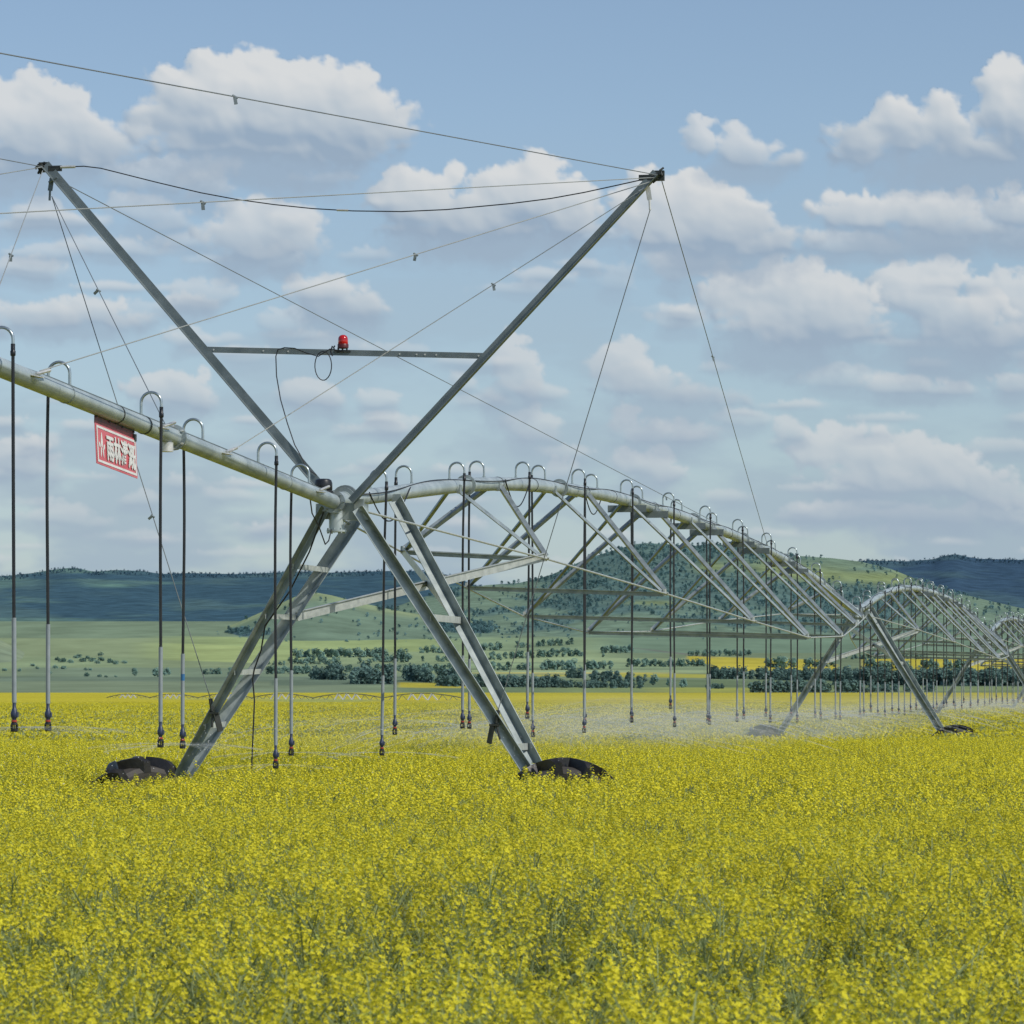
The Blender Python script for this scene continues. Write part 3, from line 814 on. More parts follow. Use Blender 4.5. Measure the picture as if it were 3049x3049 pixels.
# value noise on numpy
def vnoise(x, y, seed=0):
    t = np.random.default_rng(seed).random((256, 256))
    xi = np.floor(x).astype(int); yi = np.floor(y).astype(int); fx = x - xi; fy = y - yi
    fx = fx*fx*fx*(fx*(fx*6-15)+10); fy = fy*fy*fy*(fy*(fy*6-15)+10)
    a = t[xi % 256, yi % 256]; b = t[(xi+1) % 256, yi % 256]; c = t[xi % 256, (yi+1) % 256]; d = t[(xi+1) % 256, (yi+1) % 256]
    return (a*(1-fx) + b*fx)*(1-fy) + (c*(1-fx) + d*fx)*fy
def fbm(x, y, o=5, seed=0, g=.5):
    s = 0; a = 1; n = 0
    for i in range(o):
        s = s + a*vnoise(x*2**i + 17.3*i, y*2**i + 9.1*i, seed+i); n += a; a *= g
    return s/n
def billow(x, y, o=5, seed=0, g=.55):
    s = 0; a = 1; n = 0
    for i in range(o):
        s = s + a*(1-np.abs(2*vnoise(x*2**i + 11.7*i, y*2**i + 5.3*i, seed+i)-1)); n += a; a *= g
    return s/n

WHEELS = []
for T, th in ((T1, TH1), (T2, TH2), (T3, TH2)):
    for sg in (-1, 1):
        q = Matrix.Rotation(-th, 3, 'Z') @ Vector((sg*2.25, .62, 0)); WHEELS.append((T.x+q.x, T.y+q.y))
def field_points(d0, d1, dens, wid, extra):
    area_n = int(dens*((d1*d1-d0*d0)*wid + 2*extra*(d1-d0)))
    D = np.sqrt(RNG.random(area_n)*(d1*d1-d0*d0) + d0*d0)
    X = (RNG.random(area_n)*2-1)*(wid*D+extra)
    # gaps and thick patches
    dn = fbm(X/1.1+50, D/1.1+50, 3, 5)
    keep = RNG.random(area_n) < np.clip(.35 + 1.9*(dn-.28), .25, 1)
    for wx, wy in WHEELS:
        keep &= ~((np.abs(X-wx) < .75) & (np.abs(D-wy) < .26))
        keep &= ~((np.abs(X-wx) < .5) & (D < wy) & (D > wy-2.2) & (RNG.random(area_n) < .35))
    X = X[keep]; D = D[keep]
    Z = np.interp(D, CAN_D, CAN_Z) + CH + (fbm(X/2.6+9, D/2.6+3, 3, 11)-.5)*.22 + RNG.normal(0, .045, len(X))
    for wi, (wx, wy) in enumerate(WHEELS):
        Z = Z - (.20 if wi % 2 == 0 else .07)*np.exp(-((X-wx)/.46)**4)*np.exp(-((D-wy+1.1)/1.5)**4)
    return X, D, Z
for nm, d0, d1, dens, c, k, lab in (('canola_foreground', 7.5, 26, 58, C_NEAR, 8, 'yellow flowering canola plants filling the foreground'),
                               ('canola_field', 26, 66, 32, C_MID, 8, 'yellow flowering canola around the near tower'),
                               ('canola_distance', 66, 380, 1.05, C_FAR, 6, 'distant yellow canola beyond the near tower')):
    X, D, Z = field_points(d0, d1, dens, .165, 3.6 if d0 < 60 else 2.5)
    n = len(X)
    rot = np.stack([RNG.normal(0, .10 if k == 8 else .02, n), RNG.normal(0, .10 if k == 8 else .02, n), RNG.random(n)*6.283 if k == 8 else RNG.choice([0,.6,-.6,.3], n)], 1)
    scatter_obj(nm, np.stack([X, D, Z - .02], 1), rot, RNG.uniform(.82,1.15,n) if k == 8 else RNG.uniform(.9,1.25,n), RNG.integers(0, k, n), c, lab)

# undergrowth sheet below the flowers, rising towards the flower tops with distance; it is the visible field far away
def attr_color(me, name, arr):
    a = me.color_attributes.new(name, 'FLOAT_COLOR', 'POINT')
    a.data.foreach_set('color', np.concatenate([arr, np.ones((len(arr),1))], 1).astype(np.float32).ravel())
def grid_mesh(name, P, mat, color=None, smooth=True):
    nr, nc, _ = P.shape
    idx = np.arange(nr*nc).reshape(nr, nc)
    q = np.stack([idx[:-1,:-1], idx[:-1,1:], idx[1:,1:], idx[1:,:-1]], -1).reshape(-1,4)
    me = bpy.data.meshes.new(name)
    me.vertices.add(nr*nc); me.vertices.foreach_set('co', P.reshape(-1).astype(np.float32))
    me.loops.add(q.size); me.loops.foreach_set('vertex_index', q.ravel().astype(np.int32))
    me.polygons.add(len(q)); me.polygons.foreach_set('loop_start', (np.arange(len(q))*4).astype(np.int32))
    me.update(calc_edges=True)
    if smooth: me.polygons.foreach_set('use_smooth', np.ones(len(q), dtype=bool))
    me.materials.append(mat)
    if color is not None: attr_color(me, 'tint', color.reshape(-1,3))
    me.validate()
    return me
def tint_mat(name, scale, amount, coord='Object', scale2=None, sx=1.0, sy=1.0, rough=.95):
    m, nt, out = newmat(name)
    a = nt.nodes.new('ShaderNodeVertexColor'); a.layer_name = 'tint'
    tc = nt.nodes.new('ShaderNodeTexCoord'); mp = nt.nodes.new('ShaderNodeMapping'); mp.inputs['Scale'].default_value = (sx, sy, 1)
    nt.links.new(tc.outputs[coord], mp.inputs[0])
    n = nt.nodes.new('ShaderNodeTexNoise'); n.inputs['Scale'].default_value = scale; n.inputs['Detail'].default_value = 6; n.inputs['Roughness'].default_value = .62
    nt.links.new(mp.outputs[0], n.inputs['Vector'])
    mr = nt.nodes.new('ShaderNodeMapRange'); mr.inputs[1].default_value = .3; mr.inputs[2].default_value = .7; mr.inputs[3].default_value = 1-amount; mr.inputs[4].default_value = 1+amount
    nt.links.new(n.outputs['Fac'], mr.inputs[0])
    vm = nt.nodes.new('ShaderNodeVectorMath'); vm.operation = 'SCALE'; nt.links.new(a.outputs[0], vm.inputs[0]); nt.links.new(mr.outputs[0], vm.inputs['Scale'])
    b = nt.nodes.new('ShaderNodeBsdfDiffuse'); b.inputs['Roughness'].default_value = rough
    nt.links.new(vm.outputs[0], b.inputs[0]); nt.links.new(b.outputs[0], out.inputs['Surface'])
    return m
Ds = np.concatenate([np.linspace(2, 60, 60), np.linspace(62, 140, 40), np.geomspace(145, 2000, 150)])
Ks = np.linspace(-.42, .42, 260)
DD, KK = np.meshgrid(Ds, Ks, indexing='ij')
under = np.interp(DD, [0, 30, 70, 120, 300], [.42, .38, .28, .16, .06])
Zs = np.interp(DD, CAN_D, CAN_Z) + CH - under
P = np.stack([KK*DD + (DD < 5)*KK*4, DD, Zs], -1)
cy = np.array(lin('#b3a636')); cg = np.array(lin('#98974a')); co_ = np.array(lin('#98953a'))
w = np.interp(DD, [0, 40, 110, 260, 600], [0, .0, .55, .85, 1.0])[..., None]
tint = cg*(1-w) + (co_*.45 + cy*.55)*w
# paler, greener stretch: far machine's spray mist painted into the crop colour
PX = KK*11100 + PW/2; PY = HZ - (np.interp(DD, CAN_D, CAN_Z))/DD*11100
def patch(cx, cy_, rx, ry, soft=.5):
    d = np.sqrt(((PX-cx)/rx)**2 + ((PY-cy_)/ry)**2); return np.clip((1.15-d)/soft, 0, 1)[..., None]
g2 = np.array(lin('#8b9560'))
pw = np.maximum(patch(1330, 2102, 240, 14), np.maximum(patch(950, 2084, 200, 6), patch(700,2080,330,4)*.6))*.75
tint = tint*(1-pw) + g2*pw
bands = (fbm(PX/900, PY/5.0, 4, 31)[..., None]-.5)
tint = tint*(1 + .30*bands)
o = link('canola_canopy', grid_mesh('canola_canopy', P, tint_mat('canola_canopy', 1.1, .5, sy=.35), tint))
tag(o, 'yellow canola canopy running to the far edge of the field', 'crop', kind='stuff')
# soil below
gm = pbr('field_soil', (.07,.055,.035), (.05,.05,.03), .8, 0, .95)
Ds2 = np.concatenate([np.linspace(-60, 60, 30), np.geomspace(62, 1995, 60)])
X2 = np.linspace(-1, 1, 40)
DD2, XX2 = np.meshgrid(Ds2, X2, indexing='ij')
P2 = np.stack([XX2*(np.abs(DD2)*.42+60), DD2, np.interp(np.abs(DD2), CAN_D, CAN_Z) + CH - CROP], -1)
tag(link('ground', grid_mesh('ground', P2, gm)), kind='structure')

# ------------------------------------------------------------------ valley beyond the field
VY = [2062, 2046, 2030, 2012, 1995, 1975, 1955, 1930, 1900, 1870, 1850]
VD = [2000, 2200, 2450, 2750, 3000, 3300, 3550, 3850, 4200, 4550, 4900]
VYa = np.array(VY[::-1], float); VDa = np.array(VD[::-1], float)
def v_dist(y): return np.interp(y, VYa, VDa)
def px_point(x, y, D): return Vector(((x-PW/2)/11100*D, D, CH + (HZ-y)/11100*D))
xs = np.linspace(-2600, 5700, 1300); ys = np.concatenate([[2080, 2066], np.linspace(2062, 1850, 110)])
YY, XX = np.meshgrid(ys, xs, indexing='ij')
DDv = np.interp(YY, VYa, VDa); DDv[YY > 2064] = 1995 + (2066-YY[YY > 2064])*.3
skew = -.0085*(XX-300)*np.clip((YY-1900)/160, 0, 1)         # valley floor tips slightly to the right
HP = HZ - (YY - 0*skew)
Pv = np.stack([(XX-PW/2)/11100*DDv, DDv, CH + (HZ-YY)/11100*DDv], -1)
tv = np.zeros(XX.shape + (3,)); tv[:] = lin('#74896e')
wob = (fbm(XX/260, YY/60, 4, 41)-.5)*14
Yw = YY + wob*.5
def zone(c, x0, x1, y0, y1, sl=0.0, soft=1.6, a=1.0, wb=1.0, fx=120):
    yy = YY + wob*.25*wb - sl*(XX-x0)
    k = np.clip((yy-y0)/soft+.5, 0, 1)*np.clip((y1-yy)/soft+.5, 0, 1)*np.clip((XX-x0)/fx, 0, 1)*np.clip((x1-XX)/fx, 0, 1)*a
    tv[:] = tv*(1-k[..., None]) + np.array(lin(c))*k[..., None]
zone('#6e8570', -2600, 5700, 1840, 1935)
zone('#7d9070', -2600, 900, 1900, 1990)
zone('#8a9f6c', 420, 1500, 1893, 1960, .012, fx=260)
zone('#93a66e', 380, 900, 1912, 1962, .03, fx=200)
zone('#7b9070', -2600, 500, 1958, 2005)
zone('#708672', 0, 900, 1988, 2014)
zone('#849a76', 860, 1900, 1945, 1978, -.01)
zone('#7a9274', 1300, 2100, 1898, 1935)
zone('#6c8875', 1750, 3300, 1880, 1945)
zone('#8ba07a', 1300, 2150, 1960, 1972)
zone('#829a78', 1200, 2100, 1976, 1990)
zone('#8fa47c', 900, 2200, 1995, 2003)
zone('#64796a', -2600, 1250, 2014, 2030, fx=12)
zone('#6f826c', -2600, 1150, 2028, 2064)
zone('#5f7465', 800, 1300, 2024, 2040, fx=12)
zone('#667b5e', 1150, 5700, 2024, 2066)
zone('#798c60', 1600, 3400, 2046, 2060, .0)
zone('#b3a83c', 1180, 1400, 2032, 2047, .012, fx=12)
zone('#a5a04a', 1590, 1720, 2008, 2014, fx=12)
zone('#a8a444', 1830, 2110, 2004, 2016, .01, fx=12)
zone('#bcae3e', 2040, 2480, 1953, 1975, .03, fx=12)
zone('#c2b33e', 2110, 2500, 1975, 1992, .008, fx=12)
zone('#c2b33e', 2200, 2490, 1992, 1998, fx=12)
zone('#bfb03c', 2560, 3500, 1962, 2001, .0, fx=12)
zone('#7e9270', 2480, 3300, 2001, 2010, .01)
zone('#9fa148', 1900, 2350, 2048, 2062)
zone('#6d6f70', 1840, 2160, 1923, 1927, .115, 1.5, .8)
zone('#d0bb50', 1350, 2050, 2003, 2005)
lum = tv.mean(-1, keepdims=True); yel = np.clip((tv[..., :1]/np.maximum(tv[..., 2:], 1e-3)-2.2)/2, 0, 1)
tv = tv*yel*np.array([.80, .83, 1.25]) + (1-yel)*(tv*.86 + lum*.14)*np.array([.97, .93, .86])
o = link('valley', grid_mesh('valley', Pv, tint_mat('valley_fields', .012, .22, sy=.4), tv)); tag(o, kind='structure')

# ------------------------------------------------------------------ hills, bluish distance haze put into their base colours
def hill(name, top, foot, d0, d1, xr, colf, nscale, namt, seed, rough=10, extra=0):
    xs = np.linspace(xr[0], xr[1], 520); ts = np.concatenate([np.linspace(0, 1, 70), [1.03, 1.15]])
    TT, XX = np.meshgrid(ts, xs, indexing='ij')
    ty = np.interp(xs, [p[0] for p in top], [p[1] for p in top]); k = np.hanning(7); k /= k.sum()
    ty = np.convolve(np.pad(ty, 3, 'edge'), k, 'valid')
    fy = np.interp(xs, [p[0] for p in foot], [p[1] for p in foot])
    tt = np.clip(TT, 0, 1)
    prof = .70*tt + .30*np.sin(tt*math.pi/2)
    Y = fy[None] + (ty-fy)[None]*prof
    D = d0 + (d1-d0)*TT
    Y = Y + np.sin(tt*math.pi)*(fbm(XX/230+seed, TT*1.6, 3, seed)-.5)*(fy-ty)[None]*.10
    Y = np.where(TT > 1, ty[None] + (TT-1)*420 + 2, Y)
    P = np.stack([(XX-PW/2)/11100*D, D, CH + (HZ-Y)/11100*D], -1)
    col = colf(XX, Y, tt)
    o = link(name, grid_mesh(name, P, tint_mat(name + '_cover', nscale, namt), col)); tag(o, kind='structure')
    return XX, Y, D, P, tt
def c3(h): return np.array(lin(h))
def mixc(a, b, w): return a*(1-w[..., None]) + b*w[..., None]
def sstep(a, b, x):
    t = np.clip((x-a)/(b-a), 0, 1); return t*t*(3-2*t)
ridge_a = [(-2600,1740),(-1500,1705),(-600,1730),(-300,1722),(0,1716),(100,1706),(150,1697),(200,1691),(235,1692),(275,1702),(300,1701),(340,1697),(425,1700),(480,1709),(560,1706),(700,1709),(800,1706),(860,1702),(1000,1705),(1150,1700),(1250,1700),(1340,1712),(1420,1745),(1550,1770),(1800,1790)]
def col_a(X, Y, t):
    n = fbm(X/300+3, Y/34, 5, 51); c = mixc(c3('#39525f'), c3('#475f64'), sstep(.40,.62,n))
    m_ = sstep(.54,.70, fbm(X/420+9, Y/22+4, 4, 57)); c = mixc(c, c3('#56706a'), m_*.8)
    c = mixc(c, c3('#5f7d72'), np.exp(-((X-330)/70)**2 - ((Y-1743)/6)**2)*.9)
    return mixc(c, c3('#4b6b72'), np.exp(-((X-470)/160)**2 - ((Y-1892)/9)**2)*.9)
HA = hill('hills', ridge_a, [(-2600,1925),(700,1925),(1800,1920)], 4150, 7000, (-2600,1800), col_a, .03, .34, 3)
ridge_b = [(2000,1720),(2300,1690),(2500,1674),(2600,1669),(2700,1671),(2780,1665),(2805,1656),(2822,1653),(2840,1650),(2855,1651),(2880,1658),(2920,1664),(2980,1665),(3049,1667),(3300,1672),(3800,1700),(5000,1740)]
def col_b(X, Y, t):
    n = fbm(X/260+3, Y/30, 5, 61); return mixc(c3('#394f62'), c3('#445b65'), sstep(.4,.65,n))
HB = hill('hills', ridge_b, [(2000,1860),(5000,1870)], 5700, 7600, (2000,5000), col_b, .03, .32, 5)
ridge_c = [(1000,1880),(1100,1835),(1250,1780),(1350,1757),(1450,1742),(1550,1735),(1640,1712),(1700,1685),(1755,1660),(1833,1637),(1885,1621),(1921,1617),(1988,1620),(2066,1626),(2118,1618),(2180,1625),(2273,1638),(2376,1655),(2480,1662),(2560,1672),(2650,1693),(2745,1731),(2850,1765),(2950,1790),(3049,1812),(3400,1850),(4200,1885)]
FOREST_C = {}
def forest_c(X, Y):
    n = fbm(X/190+1.3, Y/45+2, 5, 71)
    m_ = sstep(.42,.54,n)
    m_ = np.maximum(m_, sstep(1850,1790,Y)*sstep(1500,1750,X)*sstep(2500,2300,X)*.9)
    grass = np.exp(-((X-2330-(Y-1690)*2.2)/130)**2 - ((Y-1700)/32)**2) + np.exp(-((X-2640-(Y-1720)*2.5)/170)**2 - ((Y-1722)/24)**2)
    grass += np.exp(-((X-2120)/60)**2 - ((Y-1690)/18)**2)*.8 + np.exp(-((X-1950)/120)**2 - ((Y-1795)/8)**2)*.8
    m_ = m_*(1-np.clip(grass*1.4, 0, 1))
    m_ = np.maximum(m_, sstep(2650,2800,X)*sstep(1850,1800,Y)*sstep(.35,.5,n))
    m_ = m_*sstep(1900,1868,Y + (n-.5)*70)
    return m_, np.clip(grass, 0, 1)
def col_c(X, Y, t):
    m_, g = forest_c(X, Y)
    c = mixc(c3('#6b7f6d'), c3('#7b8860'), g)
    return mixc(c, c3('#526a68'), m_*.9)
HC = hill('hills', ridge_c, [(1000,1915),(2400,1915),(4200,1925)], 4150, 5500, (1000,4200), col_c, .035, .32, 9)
ridge_d = [(480,1915),(600,1892),(700,1857),(800,1813),(880,1776),(915,1766),(945,1765),(985,1772),(1080,1796),(1180,1818),(1300,1838),(1500,1860),(1700,1890)]
def forest_d(X, Y):
    m_ = np.exp(-((X-745)/110)**2 - ((Y-1885)/14)**2) + np.exp(-((X-1390)/150)**2 - ((Y-1868)/24)**2) + .8*np.exp(-((X-1150)/60)**2 - ((Y-1815)/12)**2)
    n = fbm(X/60, Y/20, 4, 83)
    return sstep(.45,.7, m_*.8 + (n-.5)*.7)
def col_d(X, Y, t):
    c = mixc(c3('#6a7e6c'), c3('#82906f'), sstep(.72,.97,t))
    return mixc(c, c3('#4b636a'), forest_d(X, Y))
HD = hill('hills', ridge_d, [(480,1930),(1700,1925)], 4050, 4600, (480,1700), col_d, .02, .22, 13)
ridge_e = [(-700,1830),(-300,1860),(-60,1893),(0,1906),(40,1925),(90,1952),(130,1966)]
HE = hill('hills', ridge_e, [(-700,1992),(130,1992)], 3240, 3700, (-700,130), lambda X, Y, t: mixc(c3('#6e7d6b'), c3('#7e8a70'), fbm(X/60, Y/20, 3, 5)), .02, .22, 17)

# ------------------------------------------------------------------ trees
def tree_mesh(seed, mats, h=10.0, wid=4.2, full=.15, nl=230, upw=.0):
    rr = random.Random(seed); m = MB()
    m.tube([(0,0,-.5),(rr.uniform(-.1,.1),0,h*.3),(rr.uniform(-.3,.3),rr.uniform(-.2,.2),h*.75)], .16, 6, 1, False, .05)
    lob = []
    for k in range(9):
        t = rr.uniform(full, .95); a = rr.uniform(0,6.28)
        rad = wid*.5*math.sin(math.pi*min(1, (t-full)/(1-full)*.85+.12))
        lob.append((Vector((math.cos(a)*rad*.65, math.sin(a)*rad*.65, h*t)), wid*rr.uniform(.22,.34)))
        m.tube([(0,0,h*t*.6), lob[-1][0]], .07, 4, 1, False, .03)
    for k in range(nl):
        c, r_ = rr.choice(lob)
        d = Vector((rr.gauss(0,1), rr.gauss(0,1), rr.gauss(0,1))).normalized()
        p = c + d*r_*rr.uniform(.6,1.05)
        n = (d + V(rr.uniform(-.5,.5), rr.uniform(-.5,.5), rr.uniform(-.2,.6)) + V(.5,-.5,.9)*upw).normalized()
        quad(m, p, n, rr.uniform(1.0,2.0)*wid/7, 0, rr)
    return m.mesh('tree', mats)
BARK = pbr('bark', (.10,.10,.10), (.16,.16,.15), 3, 0, .9)
TM = leafy('belt_foliage', tuple(2.3*c for c in lin('#5a7066')), tuple(2.1*c for c in lin('#526a64')), .2, .3, .12)  # this and the next foliage colours carry distance haze
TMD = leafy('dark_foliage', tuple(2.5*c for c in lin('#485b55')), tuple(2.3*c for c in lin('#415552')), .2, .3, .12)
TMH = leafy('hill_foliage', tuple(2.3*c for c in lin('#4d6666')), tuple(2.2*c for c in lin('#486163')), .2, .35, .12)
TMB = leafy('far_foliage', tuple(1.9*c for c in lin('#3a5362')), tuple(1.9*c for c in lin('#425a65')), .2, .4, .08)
TREES = [tree_mesh(400+i, [TM, BARK], 10, 6.6 + .6*(i % 3), .06, 300, .7) for i in range(5)]
TREESD = [tree_mesh(420+i, [TMD, BARK], 9, 7.0, .05, 230, .6) for i in range(4)]
BUSH = [tree_mesh(440+i, [TM, BARK], 4.5, 7.5, .05, 160, .7) for i in range(3)]
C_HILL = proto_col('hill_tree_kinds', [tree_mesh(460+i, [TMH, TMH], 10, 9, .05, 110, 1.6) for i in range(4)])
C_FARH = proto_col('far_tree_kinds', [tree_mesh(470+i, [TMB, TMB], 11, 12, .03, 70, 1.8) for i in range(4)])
C_DARK = proto_col('dark_tree_kinds', TREESD)

def put_tree(x, y, hpx, meshes, label, group, name='tree', mesh_h=10.0, cat='tree'):
    D = float(v_dist(y)); p = px_point(x, y, D)
    o = link(name, random.choice(meshes)); s = hpx*D/11100/mesh_h
    o.location = p; o.scale = (s*random.uniform(.95,1.25), s*random.uniform(.95,1.25), s*.92); o.rotation_euler = (0,0,random.uniform(0,6.28))
    tag(o, label, cat, group); return o
# (x0, x1, base row, base row at the other end, height, label) : rows of separate trees in the valley
BELTS = [
 (870,1155,1958,1957,27,'grey-green tree in the upper long shelterbelt behind the near tower left leg'),
 (1184,1212,1957,1955,27,'grey-green tree in the short clump right of the upper long shelterbelt'),
 (862,1015,1978,1978,22,'grey-green tree in the middle shelterbelt row left of the hoses under the near tower'),
 (1117,1222,1972,1972,24,'grey-green tree in the middle shelterbelt row between the near tower legs'),
 (876,922,2003,2003,22,'grey-green tree in the low clump beside the near tower left leg'),
 (1026,1060,2003,2003,22,'grey-green tree in the small pair left of the dark clumps under the near tower'),
 (1103,1347,2002,2002,24,'grey-green tree in the lower long shelterbelt between the near tower legs'),
 (1251,1336,1945,1944,22,'grey-green tree in the high shelterbelt left of the near tower right leg'),
 (1410,1492,1937,1935,24,'grey-green tree in the high shelterbelt right of the near tower right leg'),
 (1298,1357,1970,1969,20,'grey-green tree in the mid-height clump left of the near tower right leg'),
 (1402,1440,1966,1965,20,'grey-green tree in the small clump touching the near tower right leg'),
 (1450,1494,1965,1965,22,'grey-green tree in the round clump right of the near tower right leg'),
 (1502,1590,1962,1960,22,'grey-green tree in the row left of the paired hoses beyond the near tower'),
 (1600,1738,1958,1954,24,'grey-green tree in the long row right of the paired hoses beyond the near tower'),
 (1530,1580,1929,1928,18,'grey-green tree in the highest thin row above the valley fields'),
 (1598,1712,1926,1919,20,'grey-green tree in the highest broken row right of the paired hoses'),
 (1463,1521,1996,1996,23,'grey-green tree in the lower clump just right of the near tower right leg'),
 (1541,1583,1996,1995,23,'grey-green tree in the lower clump left of the paired hoses'),
 (1614,1712,1996,1995,29,'tall grey-green tree in the lower thick clump right of the paired hoses'),
 (1740,1820,1994,1992,25,'grey-green tree in the lower clump above the dark hedge'),
 (1785,1885,1946,1944,22,'grey-green tree in the row below the brown track'),
 (1864,2097,1985,1985,22,'grey-green tree in the straight belt left of the yellow strip fields'),
 (2045,2235,1955,1952,18,'grey-green tree in the belt along the top of the yellow strip fields'),
 (2278,2370,1987,1987,30,'grey-green tree in the wood between the yellow strip fields'),
 (2395,2484,1987,1985,26,'grey-green tree at the right end of the yellow strip fields'),
 (2578,2715,1995,1996,30,'grey-green tree in the first belt inside the right yellow field'),
 (2738,2792,1995,1996,30,'grey-green tree in the short belt inside the right yellow field'),
 (2808,2890,1995,1996,30,'grey-green tree in the last belt inside the right yellow field'),
 (2500,2760,1962,1962,18,'grey-green tree in the belt above the right yellow field'),
 (624,662,2008,2008,22,'round tree in the square clump left of the near tower left leg'),
 (676,701,2008,2007,22,'round tree in the small clump touching the near tower left leg'),
 (780,854,1981,1980,14,'low tree in the thin row just right of the near tower left leg'),
 (792,921,2007,2006,24,'grey-green tree in the row low behind the near tower left leg'),
]
ntree = 0
for x0, x1, y0, y1, h, lab in BELTS:
    n = max(2, int(round((x1-x0)/13.5)))
    for i in range(n):
        t = (i + .5)/n
        put_tree(x0 + (x1-x0)*t + random.uniform(-4,4), y0 + (y1-y0)*t + random.uniform(-1.5,1), h*random.uniform(.9,1.2), TREES, lab, lab.replace('grey-green tree in', 'trees of').replace('round tree in', 'trees of').replace('low tree in', 'trees of').replace('tall ', '').replace('grey-green tree at', 'trees at'))
        ntree += 1
for x, y, h, lab in ((401,2012,24,'lone small round tree on the meadow at left'), (468,2016,30,'round tree just left of the taped sprinkler hose on the meadow'), (497,2011,24,'smaller round tree right of its taller neighbour near the left sprinkler hoses'),
                     (613,2008,21,'narrow tree at the left end of the tree group beside the near tower left leg'), (1003,2006,26,'tall thin tree standing alone above the dark clump behind the near tower'), (1070,1977,20,'small separate tree pair in the gap of the middle shelterbelt'),
                     (1101,1976,16,'tiny lone tree in the gap of the middle shelterbelt'), (1260,1969,17,'tiny lone tree left of the near tower right leg'), (1947,2040,34,'round dark tree standing alone beside the yellow strip'), (1993,2045,26,'round tree right of the lone dark tree near the field edge'),
                     (2035,2047,28,'broad tree near the field edge left of the second tower hoses'), (1796,1957,12,'tiny tree at the left end of the row below the brown track')):
    put_tree(x, y, h, TREES, lab, None)
for i, (x, y, h) in enumerate([(170,1966,9),(235,1958,10),(260,1962,9),(300,1952,9),(185,1972,12),(210,1974,10),(245,1971,12),(275,1970,11),(300,1968,12),(325,1974,12),(345,1978,11),(370,1976,9),(97,1984,8),(110,1992,7),(165,1990,9),(190,1992,9),(148,2008,9),(254,1996,7),(270,1996,7),(257,2014,10),(295,2016,8),(315,2017,6),(345,2016,5),(15,1998,9),(60,1999,8),(225,1960,8),(290,1976,9)]):
    put_tree(x, y, h, BUSH, 'low dark bush scattered over the pale meadow at far left', 'bushes on the left meadow', 'bush', 4.5, 'bush')
# dark continuous woods: one mass each
def wood(name, polys, spacing, col, kinds, label, mesh_h, hj=.2):
    pts = []; scl = []
    for x0, x1, y0, y1, h, rows in polys:
        n = int((x1-x0)/spacing*rows)
        for i in range(n):
            x = random.uniform(x0, x1); y = y0 + (y1-y0)*(x-x0)/(x1-x0) - random.uniform(0, 3)
            D = float(v_dist(y)); pts.append(px_point(x, y, D)); scl.append(h*D/11100/mesh_h*random.uniform(1-hj, 1+hj))
    n = len(pts)
    rot = np.stack([np.zeros(n), np.zeros(n), RNG.random(n)*6.28], 1)
    return scatter_obj(name, pts, rot, scl, RNG.integers(0, kinds, n), col, label, 'wood')
pass
wood('tree_belt', [(932,1022,2024,2025,34,2.2),(985,1010,2022,2022,40,1)], 11, C_DARK, 4, 'dark clump of trees beside the near tower left leg', 9)
wood('tree_belt', [(1050,1170,2037,2037,42,2.2),(1066,1100,2034,2034,52,1.5)], 11, C_DARK, 4, 'dark clump of trees under the middle of the near tower', 9)
wood('tree_belt', [(1210,1395,2028,2040,40,2.2),(1300,1660,2044,2048,30,2.4)], 11, C_DARK, 4, 'long dark wood behind the near tower right leg', 9)
wood('tree_belt', [(1688,1730,2020,2020,26,2.2),(1761,1845,2028,2029,26,2.2),(1738,1750,2024,2024,18,1)], 11, C_DARK, 4, 'dark hedge right of the paired hoses', 9)
wood('tree_belt', [(1600,1910,2048,2050,20,2.2)], 11, C_DARK, 4, 'low dark thicket along the field edge', 9)
wood('tree_belt', [(1864,1921,2031,2032,22,2)], 11, C_DARK, 4, 'small dark thicket left of the lone round tree', 9)
wood('tree_belt', [(2110,2490,2022,2026,30,2.6),(2300,2560,2026,2030,26,2)], 11, C_DARK, 4, 'long dark wood in front of the yellow strip fields', 9)
wood('tree_belt', [(2490,3500,2040,2046,42,3),(2540,3500,2018,2030,26,2)], 11, C_DARK, 4, 'broad dark wood behind the second and third towers', 9)
wood('tree_belt', [(2242,2600,2066,2066,34,2.2),(2600,2800,2060,2062,20,1.4),(2084,2154,2052,2052,14,1.6)], 11, C_DARK, 4, 'low green thicket at the field edge behind the second tower', 9)
# scattered and closed forest on the hills
def hill_forest(name, H, maskf, n, col, kinds, label, mesh_h, hpx, seed):
    XX, Y, D, P, tt = H
    r = np.random.default_rng(seed)
    i = r.integers(0, 69, n); j = r.integers(0, XX.shape[1]-1, n); a = r.random(n); b = r.random(n)
    def at(Q): return (Q[i,j]*(1-a)+Q[i+1,j]*a)*(1-b) + (Q[i,j+1]*(1-a)+Q[i+1,j+1]*a)*b
    x = at(XX); y = at(Y); m_ = maskf(x, y)
    keep = (r.random(n) < m_) & (x > -500) & (x < 3600)
    p = np.stack([at(P[..., k]) for k in range(3)], 1)[keep]; d = at(D)[keep]; q = len(p)
    rot = np.stack([np.zeros(q), np.zeros(q), r.random(q)*6.28], 1)
    return scatter_obj(name, p, rot, hpx*d/11100/mesh_h*r.uniform(.6,1.25,q), r.integers(0, kinds, q), col, label, 'forest')
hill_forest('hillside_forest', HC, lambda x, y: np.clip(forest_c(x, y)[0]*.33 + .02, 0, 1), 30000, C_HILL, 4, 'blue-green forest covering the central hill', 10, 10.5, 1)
hill_forest('hillside_forest', HD, lambda x, y: np.clip(forest_d(x, y) + .025, 0, 1), 6500, C_HILL, 4, 'trees scattered over the small round hill behind the near tower', 10, 11, 2)
